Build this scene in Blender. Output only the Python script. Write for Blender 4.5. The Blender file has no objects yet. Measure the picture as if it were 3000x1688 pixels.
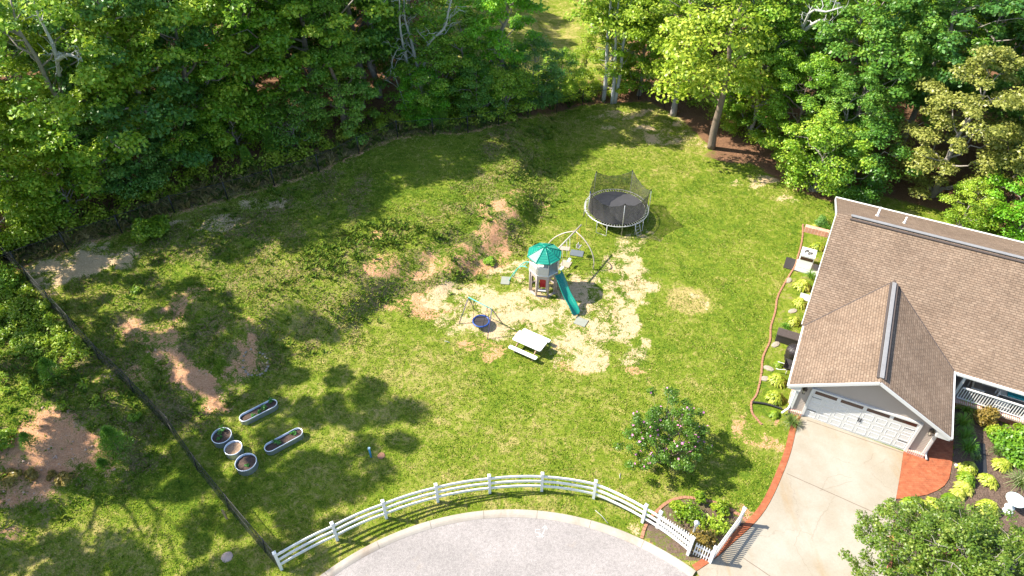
import bpy, math, random
import numpy as np
from mathutils import Vector, Matrix

# ------------------------------------------------------------------ camera, sky, sun, exposure
S = bpy.context.scene
F = 2100.0; TH = math.radians(42.5); CAMH = 30.0
cd = bpy.data.cameras.new('camera'); cam = bpy.data.objects.new('camera', cd)
S.collection.objects.link(cam)
cam.location = (0, 0, CAMH); cam.rotation_euler = (math.pi/2 - TH, 0, 0)
cd.sensor_width = 36.0; cd.lens = 36.0*F/3000.0; cd.clip_end = 3000; cd.clip_start = 0.5
S.camera = cam
SUN_EL = math.radians(45.5); SUN_AZ = math.radians(9)      # the sun stands to the left (-X), a little behind (+Y)
sund = Vector((-math.cos(SUN_EL)*math.cos(SUN_AZ), math.cos(SUN_EL)*math.sin(SUN_AZ), math.sin(SUN_EL)))
w = bpy.data.worlds.new('World'); S.world = w; w.use_nodes = True
nt = w.node_tree; bgn = nt.nodes['Background']
sky = nt.nodes.new('ShaderNodeTexSky'); sky.sky_type = 'NISHITA'; sky.sun_disc = False
sky.sun_elevation = SUN_EL; sky.sun_rotation = math.atan2(sund.x, sund.y)
nt.links.new(sky.outputs[0], bgn.inputs[0]); bgn.inputs[1].default_value = 0.13
sl = bpy.data.lights.new('sun', 'SUN'); sl.energy = 5.0; sl.angle = math.radians(0.55); sl.color = (1.0, 0.92, 0.78)
so = bpy.data.objects.new('sun', sl); S.collection.objects.link(so); so.location = (-30, 5, 60)
so.rotation_euler = (-sund).to_track_quat('-Z', 'Y').to_euler()
S.view_settings.view_transform = 'Standard'; S.view_settings.look = 'None'
S.view_settings.exposure = 1.36; S.view_settings.gamma = 1.0
S.cycles.max_bounces = 6; S.cycles.diffuse_bounces = 4; S.cycles.glossy_bounces = 2
S.cycles.transparent_max_bounces = 12; S.cycles.transmission_bounces = 3
COL = S.collection
rng = np.random.default_rng(7); random.seed(7)

# ------------------------------------------------------------------ image -> world helpers
CT, ST = math.cos(TH), math.sin(TH)
def ray(px, py):
    dx = (px-1500)/F; dy = -(py-844)/F
    return (dx, CT+dy*ST, -ST+dy*CT)
def atz(px, py, z=0.0):
    r = ray(px, py); t = (CAMH-z)/-r[2]
    return Vector((r[0]*t, r[1]*t, z))
def seg_sd(x, y, P):
    """signed distance to the polyline P (positive on its left side when walking along it)"""
    best = np.full(np.shape(x), 1e9); sg = np.ones(np.shape(x))
    for (ax, ay), (bx, by) in zip(P[:-1], P[1:]):
        dx, dy = bx-ax, by-ay
        t = np.clip(((x-ax)*dx+(y-ay)*dy)/(dx*dx+dy*dy), 0, 1)
        d = np.hypot(x-ax-t*dx, y-ay-t*dy)
        c = dx*(y-ay)-dy*(x-ax)
        m = d < best
        best = np.where(m, d, best); sg = np.where(m, np.sign(c), sg)
    return best*sg
def sm(a, b, x):
    t = np.clip((x-a)/(b-a), 0, 1); return t*t*(3-2*t)
TOE = [(-26, 8), (-17.5, 21.5), (-14.7, 24.9), (-9, 29.3), (-5.2, 32.2), (-0.4, 35.1), (1.6, 37.8), (3.4, 43.0), (4.2, 50.0), (6, 60)]
def terr(x, y):
    x = np.asarray(x, float); y = np.asarray(y, float)
    s = seg_sd(x, y, TOE)
    amp = 1.5*(1-0.75*sm(0.0, 5.0, x)*sm(36, 44, y))
    wob = 0.5*np.sin(x*0.9+y*0.35)+0.35*np.sin(x*1.7-y*1.1+1)
    z = amp*sm(-0.3, 3.6, s+wob) + 0.035*np.clip(s-3.5, 0, 30)*sm(2, -8, x)
    z = z + 0.05*sm(0, 3, s)*np.sin(x*2.1+1.3*np.sin(y*1.7))*np.sin(y*2.3+x*.6)
    t_ = .56*x+.83*y; z = z + .10*sm(-.2, 1.2, s)*(1-sm(3.6, 5.0, s))*sm(-8, -3, x)*np.abs(np.sin(t_*2.3+1.1*np.sin(x*.8)+.6*np.sin(t_*5.1)))
    # the land falls away gently beyond the back fence
    z = z - 0.05*np.clip(y-60, 0, 40)*sm(-12, 0, x)
    far = np.hypot(x, y-40)
    return z*(1-sm(70, 120, far))
def tz(x, y): return float(terr(x, y))
def at(px, py, dz=0.0):
    r = ray(px, py); t = CAMH/-r[2]
    for _ in range(8):
        z = tz(r[0]*t, r[1]*t)+dz; t += ((CAMH-z)/-r[2]-t)*0.8
    return Vector((r[0]*t, r[1]*t, z))
def proj(x, y, z):
    z = z-CAMH; d = y*CT-z*ST; u = y*ST+z*CT
    return 1500+F*x/d, 844-F*u/d

# ------------------------------------------------------------------ mesh helpers
def np_mesh(name, V, Fc, mats, uv=None, midx=None, smooth=False, attrs=None):
    """V (n,3); Fc list of (m,k) int arrays"""
    if not isinstance(Fc, list): Fc = [Fc]
    V = np.asarray(V, np.float32)
    me = bpy.data.meshes.new(name)
    me.vertices.add(len(V)); me.vertices.foreach_set('co', V.ravel())
    li = np.concatenate([f.ravel() for f in Fc]).astype(np.int32)
    tot = np.concatenate([np.full(len(f), f.shape[1], np.int32) for f in Fc])
    st = np.concatenate([[0], np.cumsum(tot)[:-1]]).astype(np.int32)
    me.loops.add(len(li)); me.loops.foreach_set('vertex_index', li)
    me.polygons.add(len(tot)); me.polygons.foreach_set('loop_start', st); me.polygons.foreach_set('loop_total', tot)
    if smooth: me.polygons.foreach_set('use_smooth', np.ones(len(tot), bool))
    if attrs:
        for k, a in attrs.items():
            at_ = me.attributes.new(k, 'FLOAT_COLOR', 'POINT'); at_.data.foreach_set('color', np.asarray(a, np.float32).ravel())
    me.update(calc_edges=True)
    for m in (mats if isinstance(mats, (list, tuple)) else [mats]): me.materials.append(m)
    return me
def tag(o, label=None, cat=None, group=None, kind=None):
    if label: o['label'] = label
    if cat: o['category'] = cat
    if group: o['group'] = group
    if kind: o['kind'] = kind
    return o
def link(name, me, parent=None):
    o = bpy.data.objects.new(name, me); COL.objects.link(o)
    if parent is not None: o.parent = parent
    return o
def thing(name, label, cat, loc=(0, 0, 0), rz=0.0, group=None):
    o = bpy.data.objects.new(name, None); COL.objects.link(o); o.empty_display_size = 0.2
    o.location = loc; o.rotation_euler = (0, 0, rz)
    return tag(o, label, cat, group)
def copy_tree(o, parent=None):
    c = o.copy(); COL.objects.link(c)
    if parent is not None: c.parent = parent
    for ch in list(o.children): copy_tree(ch, c)
    return c
class MB:
    """collects shapes and links them as ONE mesh object"""
    def __init__(s): s.v = []; s.f = []; s.uv = {}; s.sm = []
    def add(s, vs, fs, uvs=None, smooth=False):
        b = len(s.v); s.v += [tuple(map(float, v)) for v in vs]
        for i, f in enumerate(fs):
            if uvs: s.uv[len(s.f)] = uvs[i]
            s.f.append(tuple(b+k for k in f)); s.sm.append(smooth)
        return s
    def box(s, c, d, rz=0.0, tilt=None):
        x, y, z = d[0]/2, d[1]/2, d[2]/2
        R = Matrix.Rotation(rz, 3, 'Z')
        if tilt is not None: R = R @ tilt
        c = Vector(c)
        vs = [c+R@Vector((a*x, b*y, e*z)) for e in (-1, 1) for b in (-1, 1) for a in (-1, 1)]
        return s.add(vs, [(0, 2, 3, 1), (4, 5, 7, 6), (0, 1, 5, 4), (2, 6, 7, 3), (0, 4, 6, 2), (1, 3, 7, 5)])
    def bar(s, p, q, wd, ht, up=(0, 0, 1)):
        p = Vector(p); q = Vector(q); d = q-p; L = d.length; x = d/L
        u = Vector(up); y = u.cross(x)
        if y.length < 1e-5: y = Vector((0, 1, 0)).cross(x)
        y.normalize(); z = x.cross(y); m = (p+q)/2
        vs = [m+x*a*L/2+y*b*wd/2+z*e*ht/2 for e in (-1, 1) for b in (-1, 1) for a in (-1, 1)]
        return s.add(vs, [(0, 2, 3, 1), (4, 5, 7, 6), (0, 1, 5, 4), (2, 6, 7, 3), (0, 4, 6, 2), (1, 3, 7, 5)])
    def tube(s, pts, r, n=8, cap=True):
        pts = [Vector(p) for p in pts]
        if not isinstance(r, (list, tuple)): r = [r]*len(pts)
        vs = []; prev = None
        for i, p in enumerate(pts):
            d = (pts[min(i+1, len(pts)-1)]-pts[max(i-1, 0)]).normalized()
            if prev is None:
                a = Vector((0, 0, 1)) if abs(d.z) < .9 else Vector((1, 0, 0)); x = d.cross(a).normalized()
            else: x = (prev-d*prev.dot(d)).normalized()
            prev = x; y = d.cross(x)
            vs += [p+(x*math.cos(2*math.pi*k/n)+y*math.sin(2*math.pi*k/n))*r[i] for k in range(n)]
        fs = [(i*n+k, i*n+(k+1) % n, (i+1)*n+(k+1) % n, (i+1)*n+k) for i in range(len(pts)-1) for k in range(n)]
        s.add(vs, fs, smooth=True)
        if cap:
            b = len(s.v)-len(vs)
            s.f.append(tuple(b+k for k in range(n))[::-1]); s.sm.append(False)
            s.f.append(tuple(b+(len(pts)-1)*n+k for k in range(n))); s.sm.append(False)
        return s
    def lathe(s, prof, n=24, c=(0, 0, 0), smooth=True, ph=0.0):
        vs = [(c[0]+r*math.cos(2*math.pi*k/n+ph), c[1]+r*math.sin(2*math.pi*k/n+ph), c[2]+z) for r, z in prof for k in range(n)]
        fs = [(i*n+k, i*n+(k+1) % n, (i+1)*n+(k+1) % n, (i+1)*n+k) for i in range(len(prof)-1) for k in range(n)]
        return s.add(vs, fs, smooth=smooth)
    def poly(s, pts, z0, z1):
        """prism over a polygon (x, y)"""
        n = len(pts); a = sum(pts[i][0]*pts[(i+1) % n][1]-pts[(i+1) % n][0]*pts[i][1] for i in range(n))
        if a < 0: pts = pts[::-1]
        vs = [(p[0], p[1], z0) for p in pts]+[(p[0], p[1], z1) for p in pts]
        return s.add(vs, [tuple(range(n))[::-1], tuple(range(n, 2*n))]+[(i, (i+1) % n, n+(i+1) % n, n+i) for i in range(n)])
    def quad(s, a, b, c, d, uv=None): return s.add([a, b, c, d], [(0, 1, 2, 3)], [uv] if uv else None)
    def build(s, name, m, parent=None, bevel=0.0):
        me = bpy.data.meshes.new(name); me.from_pydata(s.v, [], s.f)
        if s.uv:
            ul = me.uv_layers.new(name='UVMap')
            for i, p in enumerate(me.polygons):
                u = s.uv.get(i)
                if u:
                    for k, l in enumerate(p.loop_indices): ul.data[l].uv = u[k]
        for i, p in enumerate(me.polygons): p.use_smooth = s.sm[i]
        me.materials.append(m); me.validate(); me.update()
        o = link(name, me, parent)
        if bevel:
            b = o.modifiers.new('bevel', 'BEVEL'); b.width = bevel; b.segments = 2; b.limit_method = 'ANGLE'
        return o

# ------------------------------------------------------------------ materials
def new_mat(name):
    m = bpy.data.materials.new(name); m.use_nodes = True
    n = m.node_tree; p = n.nodes['Principled BSDF']; return m, n, p
class NB:
    def __init__(s, n): s.n = n
    def new(s, t, **k):
        x = s.n.nodes.new(t)
        for a, b in k.items(): setattr(x, a, b)
        return x
    def put(s, sock, v):
        if hasattr(v, 'links'): s.n.links.new(v, sock)
        else: sock.default_value = v
    def math(s, op, a, b=0.0, clamp=False):
        x = s.new('ShaderNodeMath', operation=op, use_clamp=clamp); s.put(x.inputs[0], a); s.put(x.inputs[1], b); return x.outputs[0]
    def noise(s, vec, sc, det=4, rough=.6, dist=0.0, out=0):
        x = s.new('ShaderNodeTexNoise'); s.put(x.inputs['Vector'], vec); x.inputs['Scale'].default_value = sc
        x.inputs['Detail'].default_value = det; x.inputs['Roughness'].default_value = rough; x.inputs['Distortion'].default_value = dist
        return x.outputs[out]
    def ramp(s, f, stops):
        x = s.new('ShaderNodeValToRGB'); s.put(x.inputs[0], f); e = x.color_ramp.elements
        e[0].position = stops[0][0]; e[0].color = (*stops[0][1], 1); e[1].position = stops[-1][0]; e[1].color = (*stops[-1][1], 1)
        for p, c in stops[1:-1]: q = e.new(p); q.color = (*c, 1)
        return x.outputs[0]
    def mix(s, f, a, b, mode='MIX'):
        x = s.new('ShaderNodeMix', data_type='RGBA', blend_type=mode); s.put(x.inputs[0], f)
        s.put(x.inputs[6], a if hasattr(a, 'links') else (*a, 1)); s.put(x.inputs[7], b if hasattr(b, 'links') else (*b, 1)); return x.outputs[2]
    def mrange(s, v, a, b, c=0.0, d=1.0):
        x = s.new('ShaderNodeMapRange'); x.interpolation_type = 'SMOOTHSTEP'; s.put(x.inputs[0], v)
        for i, k in enumerate((a, b, c, d)): x.inputs[1+i].default_value = k
        return x.outputs[0]
    def bump(s, h, dist, strength=1.0):
        x = s.new('ShaderNodeBump'); s.put(x.inputs['Height'], h); x.inputs['Distance'].default_value = dist
        x.inputs['Strength'].default_value = strength; return x.outputs[0]
    def pos(s): return s.new('ShaderNodeNewGeometry').outputs['Position']
    def obj(s): return s.new('ShaderNodeTexCoord').outputs['Object']
    def uv(s): return s.new('ShaderNodeTexCoord').outputs['UV']
def plain(name, col, rough=.6, var=.12, sc=6.0, metal=0.0, spec=.4, bump=0.0, dirt=None):
    m, n, p = new_mat(name); b = NB(n); v = b.obj()
    f = b.noise(v, sc, 5, .65); f2 = b.noise(v, sc*7, 3, .6)
    c = b.mix(f, tuple(x*(1-var) for x in col), tuple(min(1, x*(1+var)) for x in col))
    if dirt: c = b.mix(b.mrange(f2, .52, .75, 0, .55), c, dirt)
    n.links.new(c, p.inputs['Base Color']); p.inputs['Metallic'].default_value = metal
    n.links.new(b.mrange(f2, 0, 1, max(.05, rough-.1), min(1, rough+.12)), p.inputs['Roughness'])
    p.inputs['Specular IOR Level'].default_value = spec
    if bump: n.links.new(b.bump(f2, bump), p.inputs['Normal'])
    return m
def leaf_mat(name, c1, c2, c3, trans=.35, sc=.35, spec=.42):
    """c1 dark, c2 mid, c3 light / yellowish leaf colours; leaf by leaf, bough by bough and tree by tree variation"""
    m, n, p = new_mat(name); b = NB(n)
    g = b.new('ShaderNodeNewGeometry'); isl = g.outputs['Random Per Island']
    oi = b.new('ShaderNodeObjectInfo').outputs['Random']
    f = b.noise(g.outputs['Position'], sc, 3, .6)
    k = b.math('ADD', b.math('MULTIPLY', isl, .40), b.math('MULTIPLY', f, .75)); k = b.math('ADD', k, b.math('MULTIPLY', oi, .22)); k = b.math('SUBTRACT', k, .18)
    c = b.ramp(k, [(.12, c1), (.48, c2), (.86, c3)])
    n.links.new(c, p.inputs['Base Color']); p.inputs['Roughness'].default_value = .42; p.inputs['Specular IOR Level'].default_value = spec
    t = b.new('ShaderNodeBsdfTranslucent'); n.links.new(b.mix(.5, c, (.42, .58, .04), 'MIX'), t.inputs[0])
    mx = b.new('ShaderNodeMixShader'); mx.inputs[0].default_value = trans
    n.links.new(p.outputs[0], mx.inputs[1]); n.links.new(t.outputs[0], mx.inputs[2])
    n.links.new(mx.outputs[0], n.nodes['Material Output'].inputs[0])
    return m
def net_mat(name, col, opac, cell):
    """woven net: threads finer than a pixel, so it lets a share of the light through"""
    m, n, p = new_mat(name); b = NB(n); v = b.obj()
    p.inputs['Base Color'].default_value = (*col, 1); p.inputs['Roughness'].default_value = .7
    t = b.new('ShaderNodeBsdfTransparent'); mx = b.new('ShaderNodeMixShader')
    n.links.new(b.mrange(b.noise(v, cell, 3, .7), .25, .75, max(0, opac-.13), min(1, opac+.13)), mx.inputs[0])
    n.links.new(t.outputs[0], mx.inputs[1]); n.links.new(p.outputs[0], mx.inputs[2])
    n.links.new(mx.outputs[0], n.nodes['Material Output'].inputs[0]); return m
def brick_mat(name, c1, c2, mortar, bw=.21, bh=.075, ms=.008, use_uv=False, bump=.004, off=.5, rot=0.0, rough=.85):
    m, n, p = new_mat(name); b = NB(n)
    v = b.uv() if use_uv else b.obj()
    if rot:
        mp = b.new('ShaderNodeMapping'); n.links.new(v, mp.inputs[0]); mp.inputs['Rotation'].default_value = (0, 0, rot); v = mp.outputs[0]
    br = b.new('ShaderNodeTexBrick', offset=off); n.links.new(v, br.inputs['Vector'])
    br.inputs['Color1'].default_value = (*c1, 1); br.inputs['Color2'].default_value = (*c2, 1); br.inputs['Mortar'].default_value = (*mortar, 1)
    br.inputs['Scale'].default_value = 1.0; br.inputs['Mortar Size'].default_value = ms
    br.inputs['Brick Width'].default_value = bw; br.inputs['Row Height'].default_value = bh
    f = b.noise(v, 3, 5, .65)
    c = b.mix(.8, br.outputs[0], b.ramp(f, [(.3, (.62, .60, .58)), (.7, (1.25, 1.2, 1.15))]), 'MULTIPLY')
    n.links.new(c, p.inputs['Base Color']); p.inputs['Roughness'].default_value = rough; p.inputs['Specular IOR Level'].default_value = .25
    n.links.new(b.bump(b.math('SUBTRACT', 1.0, br.outputs['Fac']), bump), p.inputs['Normal']); return m

M = {}
M['white'] = plain('white vinyl', (.70, .70, .69), .4, .05, 2, dirt=(.58, .56, .48))
M['trim'] = plain('white trim', (.56, .56, .55), .4, .05, 2, dirt=(.54, .52, .46))
M['galv'] = plain('galvanised steel', (.40, .44, .50), .38, .12, 3, metal=.75)
M['galv_rim'] = plain('galvanised rim', (.72, .76, .82), .35, .05, 3, metal=.45)
M['steel'] = plain('steel tube', (.55, .55, .54), .35, .1, 4, metal=.6)
M['black'] = plain('black coated metal', (.016, .017, .018), .45, .2, 4)
M['rubber'] = plain('black rubber', (.02, .02, .021), .6, .2, 5)
M['mat_black'] = plain('jumping mat', (.05, .05, .055), .55, .25, 1.6)
M['spring'] = plain('spring steel', (.50, .50, .49), .35, .1, 9, metal=.4)
M['green_plastic'] = plain('green plastic', (.006, .21, .15), .38, .12, 2.0, spec=.5, dirt=(.04, .27, .20))
M['slide_plastic'] = plain('slide plastic', (.005, .19, .14), .25, .10, 2.0, spec=.6)
M['cream_plastic'] = plain('cream plastic', (.56, .55, .52), .5, .08, 3, dirt=(.44, .40, .35))
M['taupe_plastic'] = plain('taupe plastic', (.37, .315, .285), .6, .12, 5, dirt=(.24, .19, .16))
M['red_plastic'] = plain('red plastic', (.45, .012, .02), .35, .1, 3)
M['beige_tube'] = plain('beige painted tube', (.46, .40, .34), .4, .1, 4)
M['blue_pad'] = plain('blue pad', (.02, .06, .24), .4, .2, 4)
M['purple_tube'] = plain('purple painted tube', (.07, .06, .16), .4, .15, 4)
M['teal_tube'] = plain('teal painted tube', (.10, .46, .38), .4, .1, 4)
M['pale_blue'] = plain('pale blue plastic', (.42, .60, .66), .4, .1, 4)
M['yellow'] = plain('yellow rope', (.62, .42, .04), .6, .1, 4)
M['mat_grey'] = plain('grey rubber mat', (.22, .235, .20), .75, .18, 4, bump=.004, dirt=(.32, .27, .20))
M['mat_brown'] = plain('dusty brown mat', (.33, .27, .21), .8, .15, 4, bump=.004)
M['mat_slate'] = plain('slate grey mat', (.10, .12, .14), .75, .15, 4, bump=.004)
M['table_white'] = plain('white table top', (.70, .70, .70), .5, .05, 3, dirt=(.50, .48, .43))
M['table_leg'] = plain('tan table frame', (.36, .25, .16), .6, .1, 4)
M['wood'] = plain('weathered wood', (.32, .22, .12), .85, .25, 8, bump=.004)
M['potting'] = plain('potting soil', (.085, .055, .042), .95, .5, 9, bump=.03, dirt=(.20, .14, .10))
M['potting_dry'] = plain('dry soil', (.33, .22, .14), .95, .35, 7, bump=.03, dirt=(.12, .08, .055))
M['bark_grey'] = plain('grey bark', (.30, .27, .24), .9, .35, 3, bump=.05, dirt=(.13, .11, .09))
M['bark_brown'] = plain('brown bark', (.20, .155, .12), .95, .4, 3, bump=.05, dirt=(.08, .06, .045))
M['bark_pale'] = plain('pale bark', (.42, .42, .40), .85, .22, 3, bump=.03, dirt=(.24, .23, .20))
M['stone'] = plain('field stone', (.30, .26, .21), .9, .3, 5, bump=.03)
M['slab'] = plain('grey slab', (.38, .38, .36), .9, .15, 4, bump=.006)
M['ac_white'] = plain('white painted metal', (.70, .71, .68), .45, .06, 3)
M['navy'] = plain('dark window glass', (.05, .022, .018), .12, .2, 2, spec=.6)
M['glass'] = plain('house window glass', (.02, .025, .03), .08, .2, 1, spec=.7)
M['charcoal'] = plain('charcoal plastic', (.035, .03, .03), .6, .2, 4)
M['cover'] = plain('black vinyl cover', (.02, .02, .022), .3, .3, 5, bump=.02, dirt=(.20, .07, .05))
M['tan_cushion'] = plain('tan cushion', (.33, .28, .22), .85, .1, 4)
M['turquoise'] = plain('turquoise cloth', (.02, .30, .36), .8, .3, 9)
M['soffit'] = plain('soffit', (.46, .43, .41), .7, .05, 3)
M['lamp_bronze'] = plain('bronze lamp', (.03, .022, .018), .5, .2, 6)
M['lamp_glass'] = plain('lamp glass', (.30, .27, .22), .2, .1, 4)
M['cyan'] = plain('blue painted cap', (.03, .22, .42), .5, .1, 4)
M['clay_edge'] = plain('clay brick edging', (.30, .15, .09), .9, .25, 9, bump=.01)
M['red_edge'] = plain('red brick edging', (.42, .15, .075), .9, .22, 8, bump=.008)
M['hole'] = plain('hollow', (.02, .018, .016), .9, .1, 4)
M['petal'] = plain('pink petals', (.72, .25, .50), .7, .25, 3)
M['birdbath'] = plain('white glazed stone', (.52, .56, .56), .5, .08, 3)
M['ridge_vent'] = plain('ridge vent', (.21, .21, .215), .5, .25, 2, dirt=(.12, .12, .125))
M['ridge_dark'] = plain('ridge vent edge', (.075, .06, .055), .8, .2, 5)
M['net'] = net_mat('trampoline net', (.040, .037, .034), .62, 5)
M['mesh'] = net_mat('black wire mesh', (.012, .014, .013), .08, 3)
M['silt'] = net_mat('black woven mesh', (.010, .011, .012), .56, 2)
M['brick'] = brick_mat('red brick', (.33, .105, .065), (.42, .16, .10), (.42, .36, .31), use_uv=True)
M['soldier'] = brick_mat('soldier brick', (.45, .16, .12), (.52, .22, .17), (.55, .48, .43), bw=.09, bh=.5, ms=.028, use_uv=True, off=0)
M['patio'] = brick_mat('patio brick', (.30, .088, .040), (.34, .118, .058), (.23, .078, .038), bw=.21, bh=.105, ms=.004, bump=.003)
M['pier_brick'] = brick_mat('rowlock brick wall top', (.50, .24, .17), (.58, .31, .22), (.62, .52, .44), bw=.21, bh=.105, ms=.010, bump=.003)

def shingle_mat():
    m, n, p = new_mat('shingle'); b = NB(n); v = b.uv()
    def br(bw, bh, ms, off, c1, c2, mo):
        t = b.new('ShaderNodeTexBrick', offset=off, offset_frequency=2, squash=1.0); n.links.new(v, t.inputs['Vector'])
        t.inputs['Color1'].default_value = (*c1, 1); t.inputs['Color2'].default_value = (*c2, 1); t.inputs['Mortar'].default_value = (*mo, 1)
        t.inputs['Scale'].default_value = 1.0; t.inputs['Mortar Size'].default_value = ms; t.inputs['Bias'].default_value = 0.0
        t.inputs['Brick Width'].default_value = bw; t.inputs['Row Height'].default_value = bh; return t
    t1 = br(.26, .13, .012, .37, (.182, .132, .096), (.222, .167, .124), (.125, .090, .066))
    t2 = br(.15, .13, .001, .61, (.80, .80, .80), (1.2, 1.18, 1.16), (1, 1, 1))
    c = b.mix(.55, t1.outputs[0], t2.outputs[0], 'MULTIPLY')
    c = b.mix(.85, c, b.ramp(b.noise(v, .55, 5, .7), [(.3, (.80, .78, .77)), (.72, (1.2, 1.19, 1.18))]), 'MULTIPLY')
    c = b.mix(.55, c, b.ramp(b.noise(v, 45, 2, .5), [(.3, (.6, .6, .6)), (.7, (1.3, 1.3, 1.3))]), 'MULTIPLY')
    n.links.new(c, p.inputs['Base Color']); p.inputs['Roughness'].default_value = .92; p.inputs['Specular IOR Level'].default_value = .15
    # each course is thickest at its lower edge and steps down on the next one
    sx = b.new('ShaderNodeSeparateXYZ'); n.links.new(v, sx.inputs[0])
    saw = b.math('SUBTRACT', 1.0, b.math('FRACT', b.math('DIVIDE', sx.outputs[1], .13)))
    h = b.math('ADD', b.math('MULTIPLY', saw, .9), b.math('MULTIPLY', b.math('SUBTRACT', 1.0, t1.outputs['Fac']), .5))
    n.links.new(b.bump(h, .022), p.inputs['Normal']); return m
M['shingle'] = shingle_mat()
def siding_mat():
    m, n, p = new_mat('lap siding'); b = NB(n); v = b.obj()
    c = b.mix(b.noise(v, .8, 4), (.33, .275, .235), (.38, .325, .285)); n.links.new(c, p.inputs['Base Color'])
    p.inputs['Roughness'].default_value = .55; return m
M['siding'] = siding_mat()
def concrete_mat(name, c1, c2, stain, cracks=True):
    m, n, p = new_mat(name); b = NB(n); v = b.pos()
    f = b.noise(v, .35, 6, .65); g = b.noise(v, 14, 5, .7)
    c = b.mix(b.mrange(f, .35, .68), c1, c2)
    mp = b.new('ShaderNodeMapping'); n.links.new(v, mp.inputs[0]); mp.inputs['Rotation'].default_value = (0, 0, .35); mp.inputs['Scale'].default_value = (1.1, .22, 1)
    c = b.mix(b.mrange(b.noise(mp.outputs[0], .8, 4, .6), .50, .72, 0, .75), c, stain)
    c = b.mix(.35, c, b.ramp(g, [(.35, (.80, .80, .80)), (.65, (1.12, 1.12, 1.12))]), 'MULTIPLY')
    if cracks:
        vo = b.new('ShaderNodeTexVoronoi', feature='DISTANCE_TO_EDGE'); vo.inputs['Scale'].default_value = .24
        dv = b.new('ShaderNodeVectorMath', operation='ADD'); n.links.new(v, dv.inputs[0]); n.links.new(b.noise(v, 1.2, 6, .7, out=1), dv.inputs[1]); n.links.new(dv.outputs[0], vo.inputs['Vector'])
        ln = b.math('MULTIPLY', b.mrange(vo.outputs['Distance'], 0, .006, 1, 0), b.mrange(b.noise(v, .3, 2), .48, .58))
        c = b.mix(b.math('MULTIPLY', ln, .55), c, (.20, .16, .12))
    n.links.new(c, p.inputs['Base Color']); p.inputs['Roughness'].default_value = .88; p.inputs['Specular IOR Level'].default_value = .2
    n.links.new(b.bump(g, .004), p.inputs['Normal']); return m
M['drive'] = concrete_mat('driveway concrete', (.265, .233, .182), (.315, .292, .247), (.27, .19, .105))
M['curb'] = concrete_mat('kerb concrete', (.30, .265, .22), (.39, .355, .31), (.25, .19, .14), False)
def asphalt_mat():
    m, n, p = new_mat('pale worn asphalt'); b = NB(n); v = b.pos()
    g = b.noise(v, 30, 3, .8); f = b.noise(v, .3, 5, .6)
    c = b.mix(b.mrange(f, .3, .7), (.225, .208, .200), (.285, .262, .252))
    c = b.mix(.85, c, b.ramp(g, [(.32, (.55, .55, .56)), (.5, (1, 1, 1)), (.7, (1.5, 1.5, 1.5))]), 'MULTIPLY')
    c = b.mix(.8, c, b.ramp(b.noise(v, 9, 4, .85), [(.32, (.72, .72, .72)), (.5, (1, 1, 1)), (.68, (1.3, 1.3, 1.3))]), 'MULTIPLY')
    c = b.mix(b.mrange(b.noise(v, .9, 6, .7), .60, .78, 0, .6), c, (.31, .255, .20))
    n.links.new(c, p.inputs['Base Color']); p.inputs['Roughness'].default_value = .9; p.inputs['Specular IOR Level'].default_value = .2
    n.links.new(b.bump(g, .01), p.inputs['Normal']); return m
M['asphalt'] = asphalt_mat()
GRASS = [(.30, (.038, .082, .009)), (.43, (.095, .165, .013)), (.55, (.19, .245, .022)), (.70, (.42, .34, .13))]
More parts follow.
